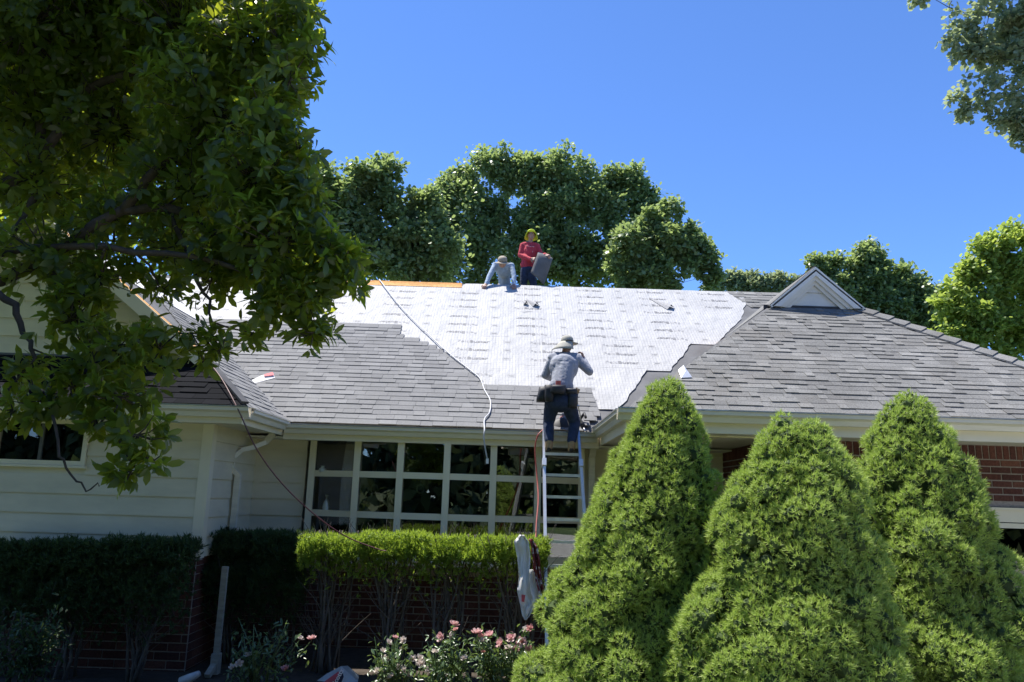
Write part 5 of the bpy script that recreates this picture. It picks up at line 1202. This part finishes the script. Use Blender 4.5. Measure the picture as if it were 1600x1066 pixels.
# --- worker standing behind the ridge with a bundle of felt
def standing_worker():
    S, J, SK, H, B = range(5); mats = ['sweatshirt_red', 'jeans', 'skin', 'hair', 'boot_tan']
    y = YB + .45; g = ZRIDGE - P1 * .45
    hd = W(830, 368, y - .02); nk = W(828.5, 378, y); sL, sR = W(817, 384, y), W(839, 385, y); ch = W(827.5, 393, y); wst = W(824, 411, y); hL, hR = W(820, 424, y), W(829, 424, y)
    aL, aR = Vector((hL.x - .03, y + .02, g + .10)), Vector((hR.x + .10, y - .06, g + .14)); kL, kR = hL.lerp(aL, .5) + Vector((-.01, -.04, 0)), hR.lerp(aR, .5) + Vector((.02, -.05, 0))
    eL, eR = W(813, 399, y - .03), W(846, 400, y - .06); wL, wR = W(829, 405, y - .22), W(852, 398, y - .26)
    pr = [('c', hL, .098, kL, .07, J), ('c', kL, .07, aL, .05, J), ('c', hR, .098, kR, .07, J), ('c', kR, .07, aR, .05, J), ('e', (hL + hR) / 2 + Vector((0, 0, .02)), (.155, .12, .12), I3, J),
          ('c', wst, .135, ch, .15, S), ('e', ch, (.17, .12, .17), I3, S), ('e', wst + Vector((0, 0, -.05)), (.15, .125, .12), I3, S), ('c', sL, .068, ch, .10, S), ('c', sR, .068, ch, .10, S), ('c', sL.lerp(nk, .25), .062, sR.lerp(nk, .25), .062, S), ('c', sL, .066, eL, .055, S), ('c', eL, .055, wL, .040, S), ('c', sR, .066, eR, .052, S), ('c', eR, .052, wR, .038, S),
          ('c', nk - Vector((0, 0, .02)), .048, hd, .05, SK), ('e', hd, (.068, .085, .105), I3, SK), ('e', hd + Vector((0, -.085, -.012)), (.013, .02, .018), I3, SK), ('e', hd + Vector((0, -.072, -.05)), (.026, .014, .009), I3, SK), ('e', hd + Vector((0, -.06, -.085)), (.03, .025, .022), I3, SK),
          ('e', hd + Vector((.068, .0, -.005)), (.012, .02, .03), I3, SK), ('e', hd + Vector((-.068, .0, -.005)), (.012, .02, .03), I3, SK), ('e', hd + Vector((0, .03, .025)), (.07, .07, .09), I3, H), ('e', hd + Vector((0, -.03, .085)), (.06, .05, .03), I3, H)]
    for s in (-1, 1): pr += [('e', hd + Vector((s * .028, -.076, .015)), (.014, .010, .008), I3, H)]
    for a in (aL, aR): pr += [('c', a + Vector((0, .03, -.05)), .045, a + Vector((0, -.12, -.06)), .04, B)]
    pr += hand(wL, Vector((.75, -.5, -.15)), (0, -.9, .3), SK, 1.2, .8) + hand(wR, Vector((.5, -.5, -.3)), (0, -.8, .5), SK, 1.1, .8)
    o = person('person', 'worker in red sweatshirt and neon hat standing behind the ridge', pr, mats, .012, .0035)
    # neon hat: crown plus a wide brim that hangs round the face and neck
    b = MB(); c = hd + Vector((0, .015, .055)); n = 22; V = []
    for (rr, zz) in ((.088, 0), (.088, .03), (.078, .058), (.05, .076), (.006, .083)):
        for k in range(n): a = 2 * math.pi * k / n; V.append(c + Vector((math.cos(a) * rr * .95, math.sin(a) * rr * 1.1, zz)))
    b.add(V, [(i * n + k, i * n + (k + 1) % n, (i + 1) * n + (k + 1) % n, (i + 1) * n + k) for i in range(4) for k in range(n)]); V = []
    for j in range(4):
        for k in range(n):
            a = 2 * math.pi * k / n; rr = .084 + .018 * j; front = max(0, -math.sin(a)); drop = (.044 * j) * (1 - front) ** .8 - .012 * j * front
            V.append(c + Vector((math.cos(a) * rr * .98, math.sin(a) * rr * 1.05 + .0, .004 - drop)))
    b.add(V, [(j * n + k, j * n + (k + 1) % n, (j + 1) * n + (k + 1) % n, (j + 1) * n + k) for j in range(3) for k in range(n)])
    hat = b.build('brimmed_hat', 'hat_neon', o, True); hat.modifiers.new('thick', 'SOLIDIFY').thickness = .005
    # faded print on the chest
    b = MB()
    for (px, py, wd, hh) in ((824, 384.5, .05, .02), (828.5, 385.5, .05, .022), (833, 385.5, .045, .018), (827, 393, .03, .03), (831.5, 393, .035, .035)):
        q = W(px, py, y - .132); b.box(q + Vector((-wd / 2, 0, -hh / 2)), q + Vector((wd / 2, .03, hh / 2)))
    b.build('chest_print', 'print_pale', o)
    return o
plain('print_pale', (.62, .30, .30), .8)
sw = standing_worker()
# the stiff sheet he carries, curling over at the top
b = MB(); yy = YB + .12; A, B_, C_, D_ = W(843, 388, yy), W(866, 398, yy + .05), W(850, 446, yy), W(829, 426, yy - .06); n = 10; V = []
for j in range(n + 1):
    t = j / n
    for k in range(7):
        s = k / 6; q = D_.lerp(A, t).lerp(C_.lerp(B_, t), s); curl = max(0, t - .72) / .28; V.append(q + Vector((-.02 * curl, -.10 * math.sin(s * 3.1) * .6 + .16 * curl ** 1.6, -.03 * curl ** 2)))
b.add(V, [(j * 7 + k, j * 7 + k + 1, (j + 1) * 7 + k + 1, (j + 1) * 7 + k) for j in range(n) for k in range(6)])
o = b.build('roofing_sheet', 'felt_dark', None, True); o.modifiers.new('thick', 'SOLIDIFY').thickness = .012; tag(o, 'dark grey bent roofing sheet held by the worker in red', 'sheet')

# ------------------------------------------------------------------ cords, hoses and small things
def curve_pts(P, n=6):
    P = [Vector(q) for q in P]; out = []
    for i in range(len(P) - 1):
        p0, p1, p2, p3 = P[max(i - 1, 0)], P[i], P[i + 1], P[min(i + 2, len(P) - 1)]
        for k in range(n):
            t = k / n; out.append(.5 * ((2 * p1) + (p2 - p0) * t + (2 * p0 - 5 * p1 + 4 * p2 - p3) * t * t + (3 * p1 - p0 - 3 * p2 + p3) * t ** 3))
    return out + [P[-1]]
def cord(name, label, P, r, mat, cat='cable', n=6):
    b = MB(); b.tube(curve_pts(P, n), r, 6); return tag(b.build(name, mat, None, True), label, cat)
on = lambda px, py, h=.062: main_pt(*main_px(px, py), h)
P = [on(560, 410, .04) if False else main_pt(main_px(590, 446)[0], SRIDGE - .02, .05), on(625, 482), on(662, 520), on(700, 556), on(735, 584), on(750, 597), on(757, 615), on(766, 632), on(765, 650), on(757, 662, .07)]
P += [W(757, 672, YE - .16), W(756, 684, YE - .18), W(758, 700, YE - .17), W(761, 716, YE - .16)]
c1 = cord('electric_cable', 'pale grey electric cable running down the roof and over the gutter', P, .011, 'cord_grey')
b = MB(); q = W(761.5, 720, YE - .16); b.box(q - Vector((.018, .015, .04)), q + Vector((.018, .015, .03))); b.build('plug', 'plug_white', c1)
P = [W(322, 562, 9.7), W(345, 590, 9.3), W(372, 640, 8.86), W(400, 700, 8.85), W(440, 755, 8.95), W(490, 803, 9.1), W(540, 838, 9.22), W(590, 858, 9.25), W(604, 861, 9.25)]
cord('power_cable', 'dark maroon cable hanging from the left roof edge to the hedge', P, .0075, 'cord_maroon')
P = [on(880, 655, .06), on(862, 668, .06), W(846, 674, YE - .16), W(839, 684, YE - .2), W(836, 705, YE - .22), W(839, 745, YE - .3), W(841, 780, 10.2), W(838, 820, 9.95), W(837, 850, 9.75)]
cord('air_hose', 'thin red air hose hanging beside the ladder', P, .010, 'cord_red')
# nail gun and dark cloth lying by the worker's feet
b = MB(); c = on(880, 667, .0)
V = []; n = 10
for j in range(4):
    for k in range(n):
        a = 2 * math.pi * k / n; rr = (.20, .17, .10, .01)[j] * (1 + .25 * noise.noise(Vector((math.cos(a), math.sin(a), 4)))); V.append(c + Vector((rr * math.cos(a), rr * math.sin(a) * .55, rr * math.sin(a) * .55 * P1 + (.015, .06, .10, .12)[j])))
b.add(V, [(j * n + k, j * n + (k + 1) % n, (j + 1) * n + (k + 1) % n, (j + 1) * n + k) for j in range(3) for k in range(n)])
tag(b.build('folded_bag', 'rubber_dark', None, True), 'black crumpled bag at the eave between the ladder worker\'s legs', 'bag')
ng = empty('nail_gun', on(908, 668, .05)); tag(ng, 'black nail gun resting at the gutter beside the worker', 'nail gun')
b = MB(); b.tube([on(903, 660, .06), on(911, 672, .06)], .035, 8); keep(b.build('magazine', 'rubber_dark', None, True), ng)
b = MB(); b.tube([on(906, 662, .07), on(912, 659, .14), on(914, 667, .15)], .02, 7); keep(b.build('handle', 'rubber_dark', None, True), ng)
b = MB(); b.tube([on(911, 672, .05), on(914, 679, .05)], .014, 7); keep(b.build('nose', 'tool_steel', None, True), ng)
# wrapper scrap on the shingles, scrap by the right hip
b = MB(); A, B2, C2, D2 = on(391, 600, .05), on(396, 603, .04), on(430, 595, .05), on(427, 588, .07); b.add([A, B2, C2, D2, A.lerp(D2, .5) + Vector((0, 0, .02))], [(0, 1, 4), (1, 2, 4), (2, 3, 4), (3, 0, 4)]); o = b.build('wrapper_scrap', 'paper_white'); o.modifiers.new('thick', 'SOLIDIFY').thickness = .004; tag(o, 'white and red strip of packaging lying on the new shingles', 'scrap')
b = MB(); A, B2, C2, D2 = on(413, 592, .075), on(414, 595, .078), on(429, 593, .078), on(427, 589, .085); b.add([A, B2, C2, D2], [(0, 1, 2, 3)]); b.build('red_print', 'paper_red', o)
def front_pt(px, py, h): q = onplane(px, py, (0, YR, ZER), Nf); return q + Nf * h
b = MB(); A, B2, C2, D2 = front_pt(1059, 584, .05), front_pt(1064, 594, .03), front_pt(1081, 593, .03), front_pt(1067, 579, .07); b.add([A, B2, C2, D2, (A + C2) / 2 + Vector((0, 0, .03))], [(0, 1, 4), (1, 2, 4), (2, 3, 4), (3, 0, 4)]); o = b.build('metal_scrap', 'aluminium'); o.modifiers.new('thick', 'SOLIDIFY').thickness = .004; tag(o, 'crumpled silver flashing scrap beside the first spruce tip', 'scrap')
# plastic shingle wrapper hung over the hedge
def wrapper():
    root = empty('plastic_wrapper', W(830, 900, 9.2)); tag(root, 'torn white and dark red plastic wrapper draped over the hedge by the ladder', 'wrapper')
    def sheet(name, rows, mat, Y, seed, nx=16):
        V = []; fine = []
        for (a, c) in zip(rows[:-1], rows[1:]):
            for t in (0, .25, .5, .75): fine.append([a[i] + (c[i] - a[i]) * t for i in range(3)])
        fine.append(list(rows[-1]))
        for j, (y, xa, xb_) in enumerate(fine):
            for k in range(nx + 1):
                s = k / nx; x = xa + (xb_ - xa) * s; w = .05 * noise.noise(Vector((s * 4, j * .18, seed))) + .02 * math.sin(s * 9 + seed) + .05 * (.4 - abs(noise.noise(Vector((s * 7 + j * .4, j * .55, seed + 5))))); V.append(W(x, y, Y + w))
        b = MB(); b.add(V, [(j * (nx + 1) + k, j * (nx + 1) + k + 1, (j + 1) * (nx + 1) + k + 1, (j + 1) * (nx + 1) + k) for j in range(len(fine) - 1) for k in range(nx)])
        o = keep(b.build(name, mat, None, True), root); o.modifiers.new('thick', 'SOLIDIFY').thickness = .004; return o
    sheet('white_sheet', [(836, 812, 818), (846, 803, 826), (870, 808, 829), (900, 811, 827), (925, 808, 830), (945, 813, 836), (962, 816, 828), (969, 820, 822)], 'paper_white', 9.18, 1)
    sheet('white_sheet', [(890, 828, 838), (915, 827, 842), (940, 827, 850), (955, 820, 838)], 'paper_white', 9.22, 2)
    sheet('red_sheet', [(842, 826, 832), (856, 830, 840), (872, 832, 843), (890, 833, 845), (912, 838, 847), (928, 842, 851)], 'paper_maroon', 9.20, 3)
    b = MB(); b.add([W(815, 929, 9.14), W(821, 930, 9.13), W(819, 941, 9.14), W(815, 940, 9.14)], [(0, 1, 2, 3)]); keep(b.build('red_print', 'paper_red'), root)
m, nt, N, L, b_ = nodes('paper_maroon'); L.new(ramp(nt, noise_node(nt, 14, 3), [(.42, (.13, .012, .02)), (.56, (.20, .02, .028)), (.62, (.6, .58, .58))]), b_.inputs['Base Color']); b_.inputs['Roughness'].default_value = .4
wrapper()
# litter bag on the bed, printed red and navy
def bag():
    root = empty('printed_bag', W(530, 1075, 9.3)); tag(root, 'crumpled white bag with red and navy print on the bed', 'bag'); Y = 9.3
    P_ = [(492, 1066), (512, 1052), (533, 1041), (549, 1055), (566, 1072), (520, 1110)]; b = MB(); F3 = [W(x, y, Y - .05 + .04 * (i % 2)) for i, (x, y) in enumerate(P_)]; ctr = W(530, 1075, Y - .16); Bk = [q + Vector((.02, .28, -.05)) for q in F3]
    V = F3 + [ctr] + Bk; n = len(F3); F = [(i, 6, (i + 1) % n) for i in range(n)] + [(i, (i + 1) % n, (i + 1) % n + 7, i + 7) for i in range(n)] + [tuple(range(12, 6, -1))]
    b.add(V, F); keep(b.build('bag_body', 'bag_white', None, False), root)
    b = MB(); b.add([W(500, 1070, Y - .15), W(529, 1049, Y - .13), W(533, 1060, Y - .17), W(520, 1085, Y - .2)], [(0, 1, 2, 3)]); keep(b.build('red_print', 'paper_red'), root)
    b = MB(); b.add([W(522, 1066, Y - .19), W(535, 1046, Y - .16), W(537, 1058, Y - .19), W(528, 1080, Y - .22)], [(0, 1, 2, 3)]); keep(b.build('navy_print', 'ink_navy'), root)
    V, F = text_mesh('Scotts', .07, .002); a = W(524, 1072, Y - .24); ux = (W(536, 1050, Y - .20) - a).normalized(); uy = Vector((0, -1, 0)).cross(ux).normalized(); uy = uy if uy.x < 0 else -uy
    b = MB(); b.add([a + ux * v.x + uy * v.y for v in V], F); keep(b.build('lettering', 'plug_white'), root)
plain('ink_navy', (.02, .025, .06), .5); plain('bag_white', (.50, .52, .53), .45)
bag()
b = MB(); b.tube([W(282, 1066, 8.7), W(297, 1060, 8.7), W(312, 1052, 8.7)], [.05, .05, .03], 7); tag(b.build('drain_hose', 'bag_white', None, True), 'short pale corrugated drain hose on the bed at the downspout foot', 'hose')
# ornaments behind the bow window
def vase(label, px, py, h, r, mat, Y):
    q = W(px, py, Y); b = MB(); prof = [(.55, 0), (.9, .12), (1, .35), (.75, .6), (.35, .78), (.32, .88), (.55, 1)]
    V = []; n = 12
    for (rr, zz) in prof:
        for k in range(n): a = 2 * math.pi * k / n; V.append(q + Vector((math.cos(a) * rr * r, math.sin(a) * rr * r, zz * h)))
    b.add(V, [(i * n + k, i * n + (k + 1) % n, (i + 1) * n + (k + 1) % n, (i + 1) * n + k) for i in range(len(prof) - 1) for k in range(n)] + [tuple(reversed(range(n)))]); tag(b.build('vase', mat, None, True), label, 'vase', 'ornaments in the bow window')
sy = 11.08
for lab, px, py, h, r, mat in (('tall pale vase in the first column, middle row of panes', 509, 803, .26, .055, 'vase_pale'), ('green vase in the second column, middle row of panes', 564, 803, .20, .06, 'vase_green'), ('amber vase in the second column, middle row, near the mullion', 594, 802, .17, .05, 'vase_amber'),
                               ('squat pale jar in the fourth column, middle row of panes', 712, 805, .14, .06, 'vase_pale'), ('second pale jar in the fourth column, beside the squat one', 734, 805, .16, .05, 'vase_pale'), ('pale jar in the fifth column, top row of panes', 788, 741, .18, .055, 'vase_pale'),
                               ('pale cup in the first column, top row of panes', 503, 738, .09, .05, 'vase_pale'), ('small bowl in the first column, top row, right side', 532, 738, .08, .06, 'vase_pale'), ('amber bottle in the second column, top row of panes', 585, 738, .19, .035, 'vase_amber')):
    vase(lab, px, py, h, r, mat, sy)
for lab, px, py in (('ring ornament hung in the second column of panes', 585, 764), ('ring ornament hung in the third column of panes', 657, 764), ('ring ornament hung in the fourth column of panes', 732, 765)):
    c = W(px, py, 11.0); b = MB(); b.tube([c + Vector((math.cos(a) * .05, 0, math.sin(a) * .06)) for a in np.linspace(0, 2 * math.pi, 15)], .012, 5); b.tube([c + Vector((0, 0, .06)), c + Vector((0, 0, .14))], .003, 4); tag(b.build('ring_ornament', 'vase_pale', None, True), lab, 'ornament', 'ornaments in the bow window')
